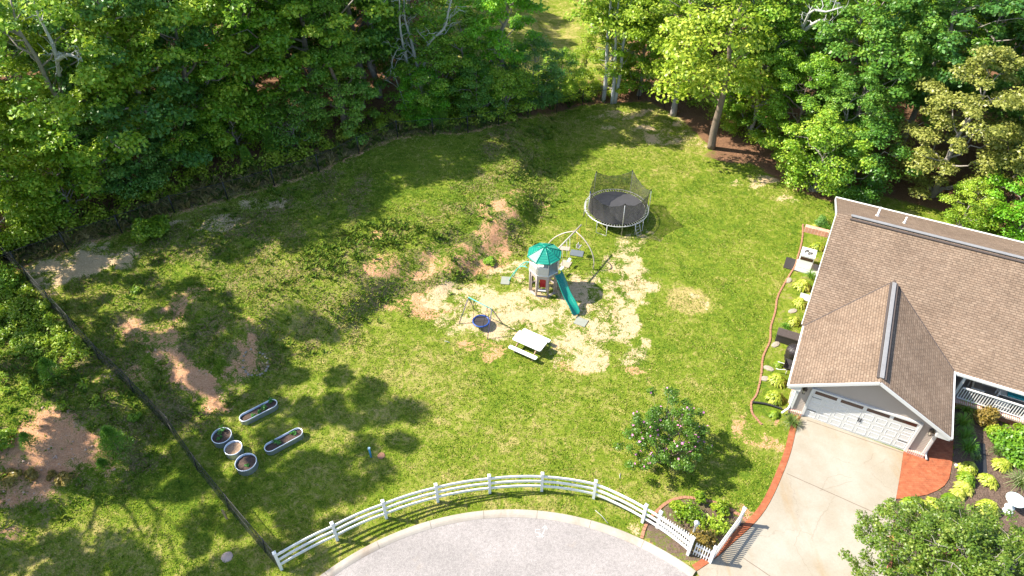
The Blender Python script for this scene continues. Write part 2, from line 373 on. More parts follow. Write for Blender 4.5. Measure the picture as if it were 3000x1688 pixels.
def ground_mat():
    m, n, p = new_mat('yard ground'); b = NB(n); v = b.pos()
    a = b.new('ShaderNodeVertexColor', layer_name='mask'); a2 = b.new('ShaderNodeVertexColor', layer_name='mask2')
    s1 = b.new('ShaderNodeSeparateColor'); n.links.new(a.outputs[0], s1.inputs[0]); s2 = b.new('ShaderNodeSeparateColor'); n.links.new(a2.outputs[0], s2.inputs[0])
    big = b.noise(v, .22, 5, .62, .4); mid = b.noise(v, 1.5, 5, .72, 1.2); fine = b.noise(v, 6.0, 6, .8, 2.2); grain = b.noise(v, 28, 3, .7)
    k = b.math('ADD', b.math('MULTIPLY', big, .28), b.math('MULTIPLY', mid, .62)); k = b.math('ADD', k, b.math('MULTIPLY', fine, .55)); k = b.math('SUBTRACT', k, .18)
    k = b.math('ADD', k, b.math('MULTIPLY', b.math('SUBTRACT', s2.outputs[0], .5), .34))
    gr = b.ramp(k, GRASS)
    lit = b.ramp(b.math('ADD', b.math('MULTIPLY', fine, .6), b.math('MULTIPLY', grain, .4)), [(.3, (.09, .05, .03)), (.5, (.22, .12, .07)), (.7, (.42, .25, .15))])
    tz_ = b.ramp(b.math('ADD', b.math('MULTIPLY', fine, .5), b.math('MULTIPLY', grain, .5)), [(.3, (.36, .22, .12)), (.48, (.60, .43, .25)), (.66, (.76, .62, .42))])
    cl = b.ramp(b.math('ADD', b.math('MULTIPLY', fine, .6), b.math('MULTIPLY', grain, .4)), [(.28, (.30, .13, .065)), (.48, (.60, .31, .165)), (.68, (.76, .50, .33))])
    mu = b.ramp(fine, [(.3, (.07, .045, .035)), (.5, (.16, .11, .085)), (.7, (.30, .22, .17))])
    nz = b.math('ADD', b.math('MULTIPLY', mid, .42), b.math('MULTIPLY', fine, .58))
    def th(mk, lo, hi, w_=.9):
        return b.mrange(b.math('ADD', mk, b.math('MULTIPLY', b.math('SUBTRACT', nz, .5), w_*3.4)), lo, hi)
    c = b.mix(th(s1.outputs[2], .50, .78), gr, b.ramp(fine, [(.28, (.06, .07, .018)), (.48, (.19, .17, .06)), (.62, (.42, .29, .17)), (.75, (.55, .40, .27))]))
    c = b.mix(th(s1.outputs[1], .45, .62), c, cl)
    c = b.mix(th(s1.outputs[0], .45, .60), c, tz_)
    c = b.mix(th(s2.outputs[1], .45, .55, .3), c, mu)
    c = b.mix(th(s2.outputs[2], .45, .62, .5), c, lit)
    n.links.new(c, p.inputs['Base Color']); p.inputs['Roughness'].default_value = .95; p.inputs['Specular IOR Level'].default_value = .1
    h = b.math('ADD', b.math('MULTIPLY', fine, .7), b.math('MULTIPLY', mid, 1.0)); h = b.math('ADD', h, b.math('MULTIPLY', grain, .25))
    n.links.new(b.bump(h, .16), p.inputs['Normal']); return m
M['ground'] = ground_mat()
def blade_mat(name, stops, sc=1.9, trans=.3):
    m, n, p = new_mat(name); b = NB(n); g = b.new('ShaderNodeNewGeometry')
    v = g.outputs['Position']; f = b.noise(v, .22, 5, .62, .4); f2 = b.noise(v, sc, 4, .7, 1.0)
    k = b.math('SUBTRACT', b.math('ADD', b.math('MULTIPLY', f, .38), b.math('MULTIPLY', f2, .60)), .085); k = b.math('ADD', k, b.math('MULTIPLY', g.outputs['Random Per Island'], .24))
    c = b.ramp(k, stops); n.links.new(c, p.inputs['Base Color']); p.inputs['Roughness'].default_value = .6; p.inputs['Specular IOR Level'].default_value = .2
    t = b.new('ShaderNodeBsdfTranslucent'); n.links.new(c, t.inputs[0]); mx = b.new('ShaderNodeMixShader'); mx.inputs[0].default_value = trans
    n.links.new(p.outputs[0], mx.inputs[1]); n.links.new(t.outputs[0], mx.inputs[2]); n.links.new(mx.outputs[0], n.nodes['Material Output'].inputs[0]); return m
M['blade'] = blade_mat('lawn blades', [(.29, (.045, .115, .009)), (.43, (.12, .235, .012)), (.55, (.24, .325, .022)), (.70, (.52, .44, .16))])
M['dry_weed'] = blade_mat('dry straw blades', [(.25, (.18, .20, .04)), (.45, (.36, .33, .10)), (.62, (.55, .45, .20)), (.85, (.70, .58, .32))])
M['weed'] = blade_mat('weed blades', [(.25, (.05, .11, .015)), (.5, (.13, .23, .025)), (.68, (.27, .32, .05)), (.9, (.50, .40, .18))])
M['lf_dog'] = leaf_mat('light olive leaves', (.035, .085, .010), (.120, .200, .020), (.400, .440, .100), .35, sc=.9)
M['lf_rose'] = leaf_mat('dark shrub leaves', (.030, .085, .010), (.090, .195, .018), (.220, .330, .040), .3)
M['lf_mid'] = leaf_mat('mid green leaves', (.045, .145, .010), (.175, .350, .024), (.440, .540, .055))
M['lf_yel'] = leaf_mat('yellow green leaves', (.080, .170, .010), (.260, .390, .022), (.560, .600, .080), .42)
M['lf_deep'] = leaf_mat('deep green leaves', (.030, .105, .016), (.100, .250, .030), (.260, .400, .055))
M['lf_bright'] = leaf_mat('bright green leaves', (.040, .180, .010), (.120, .380, .016), (.310, .560, .040), .45)
M['lf_blue'] = leaf_mat('blue green leaves', (.030, .105, .022), (.085, .230, .042), (.220, .370, .075))
M['lf_olive'] = leaf_mat('olive yellow leaves', (.110, .130, .030), (.320, .335, .070), (.600, .560, .190), .35)
M['lf_pine'] = leaf_mat('pine needles', (.035, .130, .014), (.110, .280, .030), (.280, .420, .060), .3)
M['lf_lime'] = leaf_mat('lime leaves', (.050, .130, .008), (.170, .300, .015), (.400, .460, .040), .4, sc=1.5)
M['lf_hosta'] = leaf_mat('variegated hosta leaves', (.090, .170, .010), (.330, .390, .030), (.680, .640, .170), .3, sc=2.5)
M['lf_lily'] = leaf_mat('striped blades', (.035, .09, .02), (.13, .20, .05), (.48, .48, .28), .3, sc=2.5)
M['lf_seed'] = leaf_mat('seedling leaves', (.02, .10, .015), (.04, .20, .03), (.10, .30, .06), .3, sc=2.5)
M['lf_autumn'] = leaf_mat('rust leaves', (.10, .06, .012), (.22, .15, .03), (.34, .26, .06), .3, sc=2.0)
# ------------------------------------------------------------------ layout of the yard
A = math.radians(-25.8); UX = (math.cos(A), math.sin(A)); VX = (-math.sin(A), math.cos(A))
def uvw(u, v, z=0.0): return Vector((u*UX[0]+v*VX[0], u*UX[1]+v*VX[1], z))
def to_uv(x, y): return x*UX[0]+y*UX[1], x*VX[0]+y*VX[1]
def xy(lst): return [tuple(at(*p)[:2]) for p in lst]
def inpoly(x, y, P):
    r = np.zeros(np.shape(x), bool); n = len(P)
    for i in range(n):
        x1, y1 = P[i]; x2, y2 = P[(i+1) % n]
        if y1 == y2: continue
        c = ((y1 > y) != (y2 > y)) & (x < (x2-x1)*(y-y1)/(y2-y1)+x1); r ^= c
    return r
def smooth_line(P, n=6):
    P = [Vector((*p, 0)) if len(p) == 2 else Vector(p) for p in P]; out = []
    for i in range(len(P)-1):
        a = P[max(i-1, 0)]; b = P[i]; c = P[i+1]; d = P[min(i+2, len(P)-1)]
        for k in range(n):
            t = k/n; out.append(0.5*((2*b)+(c-a)*t+(2*a-5*b+4*c-d)*t*t+(3*b-a-3*c+d)*t**3))
    return out+[P[-1]]
CC = (-0.03, 5.22); CR = 12.05
DL = xy([(2349, 1217), (2335, 1252), (2317, 1327), (2291, 1397), (2256, 1473), (2215, 1531), (2146, 1595), (2087, 1645), (2040, 1676)])
DL = [(p.x, p.y) for p in smooth_line(DL, 3)]
DR = xy([(2646, 1324), (2638, 1380), (2624, 1461), (2611, 1572), (2600, 1688)])
arc = [(CC[0]+(CR+.05)*math.cos(math.radians(a)), CC[1]+(CR+.05)*math.sin(math.radians(a))) for a in (8, 16, 24, 32, 40, 47)]
DRIVE = DL+arc[::-1]+[(14.2, 9.5), (15.6, 12.0)]+DR[::-1]
PATIO = xy([(2646, 1324)])+[tuple(uvw(9.3, 27.25)[:2]), tuple(uvw(9.3, 31.3)[:2]), tuple(uvw(10.5, 31.2)[:2])]+xy([(2793, 1281), (2789, 1357), (2780, 1403), (2766, 1424), (2745, 1438), (2717, 1450), (2687, 1456), (2650, 1461), (2624, 1463)])
FENCE_B = xy([(-60, 838), (60, 790), (201, 735), (358, 683), (512, 624), (668, 585), (805, 545), (935, 503), (1052, 451), (1165, 402), (1371, 389), (1547, 346), (1631, 330), (1706, 309), (1794, 303)])
FOREST = [(-60, 22), (-42, 31)]+FENCE_B+xy([(1900, 300), (1990, 345), (2090, 445), (2200, 480), (2330, 560), (2450, 600)])+[(24, 44.0), (34, 38.5), (60, 27)]
BED_L = xy([(2352, 658), (2349, 707), (2335, 760), (2327, 783), (2301, 826), (2278, 870), (2271, 913), (2258, 957), (2255, 1000), (2235, 1046), (2230, 1096), (2217, 1154), (2201, 1179), (2203, 1208), (2213, 1224), (2232, 1245)])
BED_LP = BED_L+[DL[2], DL[0], tuple(uvw(2.9, 27.4)[:2]), tuple(uvw(2.9, 42)[:2])]
BED_R = xy([(2791, 1284), (2789, 1357), (2780, 1403), (2745, 1438), (2687, 1456), (2624, 1463), (2616, 1540), (2612, 1600), (2700, 1640), (2860, 1600), (3000, 1570), (3120, 1560)])+[tuple(uvw(20, 27)[:2]), tuple(uvw(20, 31.2)[:2]), tuple(uvw(9.8, 31.2)[:2])]
ROSE = smooth_line([at(1880, 1578), at(1893, 1537), at(1925, 1498), at(1960, 1470), at(2010, 1458), at(2065, 1467), at(2115, 1480), at(2170, 1512), at(2190, 1530)], 5)
ROSE_P = [(p.x, p.y) for p in ROSE]+xy([(2150, 1600), (2085, 1650), (1960, 1640)])
SIDE_F = smooth_line([at(-60, 700), at(20, 765), at(105, 848), at(192, 947), at(270, 1024), at(308, 1082), at(390, 1152), at(484, 1245), at(516, 1296), at(600, 1408), at(692, 1520), at(760, 1600), at(818, 1668)], 4)
SIDE_L = [(p.x, p.y) for p in SIDE_F]

# ------------------------------------------------------------------ the ground: one sheet, fine in the yard, coarse out to the horizon
def ell(x, y, px, py, rx, ry, soft=.45):
    c = at(px, py); a = abs(at(px+rx, py).x-c.x); b = abs(at(px, py+ry).y-at(px, py-ry).y)/2
    return 1-sm(1-soft, 1+soft, np.hypot((x-c.x)/a, (y-c.y)/b))
def vnoise(x, y, sc, seed):
    x = np.asarray(x)*sc+seed*17.3; y = np.asarray(y)*sc-seed*9.1
    xi = np.floor(x); yi = np.floor(y); fx = x-xi; fy = y-yi; fx = fx*fx*(3-2*fx); fy = fy*fy*(3-2*fy)
    def h(a, b): v = np.sin(a*127.1+b*311.7+seed*74.7)*43758.5453; return v-np.floor(v)
    return (h(xi, yi)*(1-fx)+h(xi+1, yi)*fx)*(1-fy)+(h(xi, yi+1)*(1-fx)+h(xi+1, yi+1)*fx)*fy
def fbm(x, y, sc, seed, n=4):
    t = 0; a = .5; w_ = 0
    for i in range(n): t = t+a*vnoise(x, y, sc*2.03**i, seed+i); w_ += a; a *= .55
    return t/w_
def masks(x, y):
    x0, y0 = x, y
    k = fbm(x0, y0, 1.25, 21, 4)-.5; k2 = fbm(x0, y0, .9, 33, 4)-.5; k3 = fbm(x0, y0, .8, 41, 4)-.5
    x = x+2.6*(fbm(x0, y0, .55, 3)-.5); y = y+2.6*(fbm(x0, y0, .55, 8)-.5)
    sand = np.zeros(np.shape(x)); clay = sand.copy(); rough = sand.copy(); dry = sand+.5; mulch = sand.copy(); lit = sand.copy()
    for e in [(1560, 925, 150, 48, 1), (1400, 885, 150, 42, .85), (1450, 950, 90, 42, .85), (1650, 870, 150, 60, 1), (1745, 930, 95, 60, 1), (1800, 850, 110, 55, .85), (1840, 760, 60, 60, .7), (1700, 1010, 60, 70, .95), (1790, 960, 60, 50, .7),
              (1860, 705, 60, 28, .8), (1890, 690, 60, 16, .7), (1900, 385, 75, 20, .75), (1830, 340, 100, 16, .7), (1965, 412, 75, 16, .75), (1780, 372, 25, 12, .8), (2060, 400, 60, 26, .7), (2165, 532, 28, 10, .8), (2232, 525, 40, 18, .75), (2310, 590, 30, 12, .8),
              (2080, 330, 60, 20, .6), (1740, 1050, 50, 40, .7), (745, 600, 50, 30, .8), (820, 602, 30, 14, .75), (655, 660, 70, 24, .75), (560, 645, 40, 12, .7), (250, 775, 140, 42, .95), (330, 735, 90, 30, .9), (140, 830, 60, 30, .75),
              (1500, 800, 110, 30, .6), (870, 470, 1, 1, 0), (1895, 1555, 36, 22, .75), (1330, 960, 90, 40, .6), (1620, 790, 60, 30, .6), (1850, 1000, 50, 60, .55), (2000, 350, 50, 18, .6)]:
        sand = np.maximum(sand, e[4]*ell(x, y, *e[:4]))
    for e in [(1440, 690, 60, 55, 1), (1400, 770, 110, 34, .85), (1300, 770, 60, 40, .7), (1180, 795, 120, 30, .8), (1140, 770, 60, 24, .7), (1260, 900, 110, 36, .95), (560, 1110, 100, 46, .95), (480, 1060, 70, 60, .7), (690, 1050, 50, 50, .75), (620, 1160, 80, 34, .6),
              (460, 980, 90, 50, .62), (540, 880, 60, 40, .55), (700, 960, 80, 60, .52), (2240, 1275, 60, 30, 1), (2210, 1260, 40, 22, .9), (2050, 1470, 110, 14, .75), (2190, 1500, 40, 60, .7), (1870, 1080, 70, 22, .75), (1690, 1060, 50, 24, .75), (1420, 1030, 60, 30, .55),
              (160, 1300, 150, 80, 1), (90, 1400, 130, 70, 1), (260, 1290, 70, 60, .9), (150, 1230, 90, 40, .85), (20, 1350, 60, 120, .85), (20, 1560, 80, 30, .6), (1560, 590, 60, 40, .6), (1490, 620, 80, 40, .55), (350, 1090, 60, 60, .5), (900, 830, 60, 30, .5), (1090, 700, 90, 20, .45), (1960, 1600, 120, 30, .5), (1040, 1470, 1, 1, 0)]:
        clay = np.maximum(clay, e[4]*ell(x, y, *e[:4]))
    s = seg_sd(x, y, TOE); left = seg_sd(x, y, SIDE_L)
    rough = np.maximum(rough, .62*sm(-2.0, .5, s)*(1-sm(5.0, 8, s))*(1-.6*sm(0, 4, x)))
    rough = np.maximum(rough, .58*sm(0, 3, s)*(1-sm(12, 17, s))*sm(-7, -12, x))
    nb = sm(0, -.5, left)*sm(22.5, 24.5, y)                       # the neighbour's rough bank left of the mesh fence
    rough = np.maximum(rough, .9*nb); mulch = mulch
    for e in [(1000, 1150, 200, 180, .08), (1450, 1250, 420, 160, .10), (1300, 1080, 200, 60, .1), (1900, 400, 220, 90, .18), (2020, 880, 70, 50, .25), (1850, 560, 110, 60, .1), (700, 1640, 600, 90, .10), (1560, 1480, 500, 40, .12), (2050, 1600, 100, 60, .2)]:
        dry = dry+e[4]*ell(x, y, *e[:4], soft=.9)
    cR = at(2018, 880); dq = np.hypot(x0-cR.x, y0-cR.y); dry = dry+.42*(1-sm(1.15, 1.35, dq)); sand = np.maximum(sand, .27*(1-sm(1.1, 1.4, dq))+k*.7*(dq < 1.25))
    for e in [(1300, 480, 500, 110, -.14), (2100, 750, 170, 200, -.10), (500, 1450, 260, 100, -.10), (2150, 1000, 80, 200, -.12), (2900, 1620, 100, 60, -.25), (1000, 620, 300, 60, -.06), (2220, 1400, 60, 120, -.1)]:
        dry = dry+e[4]*ell(x, y, *e[:4], soft=.9)
    sand = sand+k*1.5*np.clip(sand*3, 0, 1); clay = clay+k2*1.5*np.clip(clay*3, 0, 1); rough = rough+k3*1.2*np.clip(rough*3, 0, 1)
    sand = np.minimum(sand, .60+1.0*k2); clay = np.minimum(clay, .56+.55*k3)
    clay = np.maximum(clay, ell(x, y, 150, 1310, 185, 95)*(.82+.8*k2)); clay = np.maximum(clay, ell(x, y, 60, 1420, 120, 60)*(.66+.8*k3))
    clay = np.maximum(clay, ell(x, y, 570, 1110, 120, 50)*(.70+.9*k2)); sand = np.maximum(sand, ell(x, y, 235, 780, 135, 42)*(.78+.9*k)); sand = np.maximum(sand, ell(x, y, 1420, 890, 120, 40)*(.60+.9*k3))
    x, y = x0, y0; mulch = mulch*0
    mulch = np.maximum(mulch, inpoly(x, y, BED_R)*.95); mulch = np.maximum(mulch, inpoly(x, y, BED_LP)*.42); mulch = np.maximum(mulch, inpoly(x, y, ROSE_P)*.55)
    f = seg_sd(x, y, FOREST); lit = sm(-.9, .9, f-2.4*sm(2, -4, x))*.95; rough = np.maximum(rough, .8*sm(-.4, .3, f)*sm(6, 0, x)); clay = np.maximum(clay, .5*(1-sm(.1, .5, abs(f)))*sm(9, 4, x))
    lawn2 = 1-sm(.8, 1.1, np.hypot((x-1.5)/10.5, (y-71)/13)); lit = lit*(1-lawn2); rough = rough*(1-lawn2); dry = dry+.20*lawn2
    lit = np.maximum(lit, .7*ell(x, y, 2180, 455, 130, 30))
    return sand, clay, rough, dry, mulch, lit
def axis(lo, hi, st, far):
    a = list(np.arange(lo, hi+1e-6, st)); d = st
    while a[-1] < far: d *= 1.35; a.append(a[-1]+d)
    d = st
    while a[0] > -far: d *= 1.35; a.insert(0, a[0]-d)
    return np.array(a)
gx = axis(-40, 36, .21, 900); gy = axis(9, 84, .21, 900)
X, Y = np.meshgrid(gx, gy); Z = terr(X, Y)
nn = rng.random(X.shape)-.5
sa, cl_, ro, dr, mu_, li_ = masks(X, Y)
inside = (np.abs(X) < 45) & (Y < 90) & (Y > 8)
Z = Z+inside*nn*(.012+.05*ro+.05*(cl_ > .5)*(seg_sd(X, Y, SIDE_L) < 0))
nx, ny = len(gx), len(gy); idx = np.arange(nx*ny).reshape(ny, nx)
Q = np.stack([idx[:-1, :-1], idx[:-1, 1:], idx[1:, 1:], idx[1:, :-1]], -1).reshape(-1, 4)
m1 = np.stack([sa, cl_, ro, np.ones_like(sa)], -1).reshape(-1, 4); m2 = np.stack([dr, mu_, li_, np.ones_like(sa)], -1).reshape(-1, 4)
g = link('ground', np_mesh('ground', np.stack([X, Y, Z], -1).reshape(-1, 3), Q, M['ground'], smooth=True, attrs={'mask': m1, 'mask2': m2}))
tag(g, 'lawn with bare sandy and clay patches and a wooded edge', kind='structure')

# ------------------------------------------------------------------ road, kerb, driveway, patio, edgings
def struct(o, label): return tag(o, label, kind='structure')
def fan(poly, z, name, m, thick=0.0):
    b = MB(); b.poly(poly, z-.12, z); return b.build(name, m)
ring = [(CC[0]+(CR-.12)*math.cos(2*math.pi*k/160), CC[1]+(CR-.12)*math.sin(2*math.pi*k/160)) for k in range(160)]
struct(fan(ring, .035, 'road', M['asphalt']), 'pale worn asphalt turning circle')
kb = MB()
a0, a1 = 49.5, 352.0; nseg = 26
for i in range(nseg):
    b0 = math.radians(a0+(a1-a0)*i/nseg+.02); b1 = math.radians(a0+(a1-a0)*(i+1)/nseg-.05)
    prof = [(CR-.16, -.05), (CR-.14, .045), (CR-.05, .10), (CR+.02, .125), (CR+.20, .13), (CR+.23, .11), (CR+.23, -.05)]
    vs = []; K = 9
    for k in range(K):
        t = b0+(b1-b0)*k/(K-1); vs += [(CC[0]+r*math.cos(t), CC[1]+r*math.sin(t), z) for r, z in prof]
    P = len(prof); fs = [(k*P+j, (k+1)*P+j, (k+1)*P+j+1, k*P+j+1) for k in range(K-1) for j in range(P-1)]
    fs += [tuple(range(P)), tuple((K-1)*P+j for j in range(P))[::-1]]
    kb.add(vs, fs)
struct(kb.build('kerb', M['curb']), 'rounded pale concrete kerb round the turning circle')
dv = fan(DRIVE, .05, 'driveway', M['drive']); struct(dv, 'cream concrete driveway with stains, cracks and joints')
jb = MB()
def strip(P, wd, z, b, close=False):
    """flat ribbon along the points"""
    P = [Vector((p[0], p[1], 0)) for p in P]; vs = []
    for i, p in enumerate(P):
        d = (P[min(i+1, len(P)-1)]-P[max(i-1, 0)]).normalized(); nrm = Vector((-d.y, d.x, 0))
        for s_ in (-1, 1):
            q = p+nrm*s_*wd/2; vs.append((q.x, q.y, z if not callable(z) else z(q.x, q.y)))
    n = len(P); b.add(vs, [(2*i, 2*i+2, 2*i+3, 2*i+1) for i in range(n-1)])
def wig(a, b, n, amp): 
    a = Vector(a); b = Vector(b); d = (b-a); nr = Vector((-d.y, d.x, 0)).normalized()
    return [a+d*(i/n)+nr*(random.uniform(-amp, amp) if 0 < i < n else 0) for i in range(n+1)]
for a, b in [((2304, 1389), (2535, 1492)), ((2362, 1232), (2646, 1330)), ((2175, 1635), (2270, 1700)), ((2535, 1492), (2640, 1540))]:
    strip(wig(atz(*a), atz(*b), 8, .006), .035, .0545, jb)
struct(jb.build('driveway_joint', plain('dirty joint', (.16, .12, .09), .95, .2)), 'dark expansion joints across the driveway')
ck = MB()
for pts in [[(2495, 1412), (2400, 1440), (2425, 1400), (2460, 1392), (2500, 1405)], [(2443, 1455), (2425, 1490), (2395, 1530), (2380, 1570), (2345, 1555), (2325, 1600), (2350, 1640), (2390, 1700)], [(2380, 1570), (2378, 1590)], [(2560, 1330), (2545, 1350), (2525, 1362)]]:
    W_ = []
    for p, q in zip(pts[:-1], pts[1:]): W_ += wig(atz(*p), atz(*q), 6, .05)[:-1]
    strip(W_, .009, .0545, ck)
struct(ck.build('driveway_crack', plain('crack', (.21, .16, .11), .95, .2)), 'thin branching cracks in the driveway')
eb = MB()
off = []
P = [Vector((*p, 0)) for p in DL]
for i, p in enumerate(P):
    d = (P[min(i+1, len(P)-1)]-P[max(i-1, 0)]).normalized(); off.append(p+Vector((d.y, -d.x, 0))*.17)
if to_uv(off[0].x, off[0].y)[0] > to_uv(P[0].x, P[0].y)[0]: off = [p*2-q for p, q in zip(P, off)]
strip(off, .30, .062, eb)
struct(eb.build('driveway_edging', M['patio']), 'red brick edging along the left side of the driveway')
pt = fan(PATIO, .042, 'patio', M['patio']); struct(pt, 'red brick patio beside the garage')
def edging(pts, name, wd, hgt, m, label):
    b = MB(); P = [Vector((p[0], p[1], 0)) for p in pts]; L = 0
    for i in range(len(P)-1):
        p, q = P[i], P[i+1]; n = max(1, round((q-p).length/.21))
        for k in range(n):
            a = p.lerp(q, (k+.03)/n); c = p.lerp(q, (k+.97)/n); mz = tz(a.x, a.y)
            j = random.uniform(-.012, .012); rz = math.atan2((c-a).y, (c-a).x)+random.uniform(-.08, .08)
            b.box(((a.x+c.x)/2+j, (a.y+c.y)/2+j, mz+hgt/2-.03+random.uniform(-.008, .008)), ((c-a).length, wd, hgt), rz)
    return struct(b.build(name, m, bevel=.01), label)
edging([(p.x, p.y) for p in smooth_line(BED_L, 4)], 'garden_edging', .10, .09, M['clay_edge'], 'wavy clay brick edging between lawn and side bed')
edging([(p.x, p.y) for p in ROSE], 'garden_edging', .15, .08, M['clay_edge'], 'curved clay brick edging round the rose bed')
edging(xy([(2612, 1560), (2608, 1620), (2604, 1680)]), 'garden_edging', .2, .08, M['red_edge'], 'red brick edging on the right of the driveway')
edging([(p.x, p.y) for p in smooth_line([at(2700, 1640), at(2800, 1618), at(2890, 1600), at(2950, 1596), at(3010, 1580), at(3110, 1560)], 4)], 'garden_edging', .16, .08, M['red_edge'], 'red brick edging between flower bed and front lawn')
mk = MB(); mz = .0405
def stroke(pts, wd=.035): strip(wig(atz(*pts[0]), atz(*pts[1]), 3, .01) if len(pts) == 2 else [atz(*p) for p in pts], wd, mz, mk)
for s_ in [[(1599, 1541), (1586, 1578)], [(1599, 1541), (1588, 1549)], [(1599, 1541), (1603, 1553)], [(1586, 1578), (1579, 1568)], [(1586, 1578), (1594, 1571)], [(1583, 1552), (1570, 1553), (1567, 1560), (1578, 1563), (1588, 1569), (1583, 1575), (1572, 1573)]]: stroke(s_)
struct(mk.build('road_marking', plain('white chalk', (.46, .44, .43), .9, .2, 20)), 'faded white chalk arrows on the asphalt')

# ------------------------------------------------------------------ the house
house = thing('house', 'beige single storey house with brown shingle roof and white garage door', 'house', uvw(6, 33), A)
class HB(MB):
    def build(s, name, m, parent=house, bevel=0.0):
        s.v = [(x-6, y-33, z) for x, y, z in s.v]; return MB.build(s, name, m, parent, bevel)
EL, EZ, RU, RZ, ER, FV, PV, MRV, MRZ, BV, BZ = 2.38, 2.37, 6.0, 4.43, 9.74, 26.76, 31.28, 37.07, 6.05, 43.2, 3.15
SL = (RZ-EZ)/(RU-EL); SR = (RZ-EZ)/(ER-RU); MS = (MRZ-EZ)/(MRV-PV); BS = (MRZ-BZ)/(BV-MRV)
T = .07
def slope(b, P, horiz_axis, t0, t1):
    """roof slope: P top corners (counter-clockwise from above); uv = (along eave, up the slope)"""
    uvs = []
    e = Vector(P[0]); ax = Vector(horiz_axis); n = (Vector(P[1])-e).cross(Vector(P[2])-e).normalized(); up = n.cross(ax); 
    if up.z < 0: up = -up
    uvs = [((Vector(p)).dot(ax)+100, (Vector(p)-Vector((0, 0, EZ))).dot(up)+100) for p in P]
    k = len(P); low = [(p[0], p[1], p[2]-T) for p in P]
    b.add(list(P)+low, [tuple(range(k)), tuple(range(2*k-1, k-1, -1))]+[(i, k+i, k+(i+1) % k, (i+1) % k) for i in range(k)], [uvs, uvs[::-1]]+[[(0, 0)]*4]*k)
gr_ = HB()
slope(gr_, [(EL, FV, EZ), (RU, FV, RZ), (RU, PV+(RZ-EZ)/MS, RZ), (EL, PV, EZ)], (0, 1, 0), 0, 0)
slope(gr_, [(RU, FV, RZ), (ER, FV, EZ), (ER, PV, EZ), (RU, PV+(RZ-EZ)/MS, RZ)], (0, 1, 0), 0, 0)
gro = gr_.build('garage_roof', M['shingle'])
mr = HB(); UE = 30
slope(mr, [(2.28, PV, EZ-.004), (UE, PV, EZ-.004), (UE, MRV, MRZ), (2.28, MRV, MRZ)], (1, 0, 0), 0, 0)
slope(mr, [(2.28, MRV, MRZ), (UE, MRV, MRZ), (UE, BV, BZ), (2.28, BV, BZ)], (1, 0, 0), 0, 0)
mro = mr.build('roof', M['shingle'])
def stain(): pass
def bend(a, b, n, sag): return a
# ridge vents
rv = HB(); rv.bar((3.0, MRV, MRZ+.045), (UE, MRV, MRZ+.045), .20, .05); rvo = rv.build('ridge_vent', M['ridge_vent'], bevel=.015)
r2 = HB(); r2.bar((3.0, MRV-.19, MRZ-.075), (UE, MRV-.19, MRZ-.075), .12, .05); r2.build('ridge_vent_edge', M['ridge_dark'])
rv = HB(); rv.bar((RU, FV+.22, RZ+.05), (RU, 34.3, RZ+.05), .20, .05); rv.build('ridge_vent', M['ridge_vent'], bevel=.015)
r2 = HB(); r2.bar((RU-.16, FV+.22, RZ-.02), (RU-.16, 34.3, RZ-.02), .10, .06); r2.bar((RU+.16, FV+.22, RZ-.02), (RU+.16, 34.3, RZ-.02), .10, .06); r2.build('ridge_vent_edge', M['ridge_dark'])
# dark line in each valley
vl = HB()
vy = PV+(RZ-EZ)/MS
vl.bar((EL, PV, EZ+.012), (RU, vy, RZ+.012), .05, .02); vl.bar((ER, PV, EZ+.012), (RU, vy, RZ+.012), .05, .02)
vl.build('valley_flashing', M['ridge_dark'])
# vent pipes on the back slope
for px, py, hh, r_ in [(2570, 633, .62, .055), (2649, 654, .42, .045)]:
    r = ray(px, py); t = 30.0
    for _ in range(60):
        u_, v_ = to_uv(r[0]*t, r[1]*t); zr = MRZ-(v_-MRV)*(MRZ-BZ)/(BV-MRV); t += ((CAMH-zr)/-r[2]-t)*.6
    p = HB(); p.lathe([(r_*2.0, -.08), (r_*1.9, .05), (r_, .09), (r_, hh), (r_*.8, hh), (r_*.8, hh-.05)], 14, (u_, v_, zr)); p.build('vent_pipe', M['white'])
# fascia, gutters, rakes
fb = HB()
zf = EZ-.10
fb.bar((EL-.03, FV-.02, zf+.02), (EL-.03, PV, zf+.02), .09, .11); fb.build('gutter', M['white'])
fb = HB(); fb.bar((ER+.03, FV-.02, zf+.02), (ER+.04, PV-.04, zf+.02), .10, .12); fb.build('gutter', M['white'])
fb = HB(); fb.bar((ER-.04, PV-.04, zf+.02), (UE, PV-.04, zf+.02), .12, .13); fb.build('gutter', M['white'])
fb = HB(); fb.bar((2.25, BV+.05, BZ-.05), (UE, BV+.05, BZ-.05), .12, .13); fb.build('gutter', M['white'])
for s_, e_ in ((EL, 0), (ER, 0)):
    fb = HB(); fb.bar((s_, FV-.035, EZ-.085), (RU, FV-.035, RZ-.085), .05, .16, up=(0, 0, 1)); fb.build('rake_board', M['trim'])
fb = HB(); fb.bar((2.24, PV+.1, EZ-.04), (2.24, MRV, MRZ-.09), .04, .18); fb.bar((2.24, MRV, MRZ-.09), (2.24, BV+.02, BZ-.09), .04, .20); fb.build('rake_board', M['trim'])
# eave returns
for uu, sg_ in ((EL, 1), (ER, -1)):
    rb = HB(); x0, x1 = uu-.02*sg_, uu+.60*sg_
    pts = [(x0, EZ-.26), (x1, EZ-.26), (x1, EZ+.573*.55-.20), (x0, EZ-.13)]
    vs = [(a_, FV-.01, c_) for a_, c_ in pts]+[(a_, 27.2, c_) for a_, c_ in pts]
    rb.add(vs, [(0, 1, 2, 3), (7, 6, 5, 4), (0, 4, 5, 1), (1, 5, 6, 2), (2, 6, 7, 3), (3, 7, 4, 0)]); rb.build('eave_return', M['trim'])
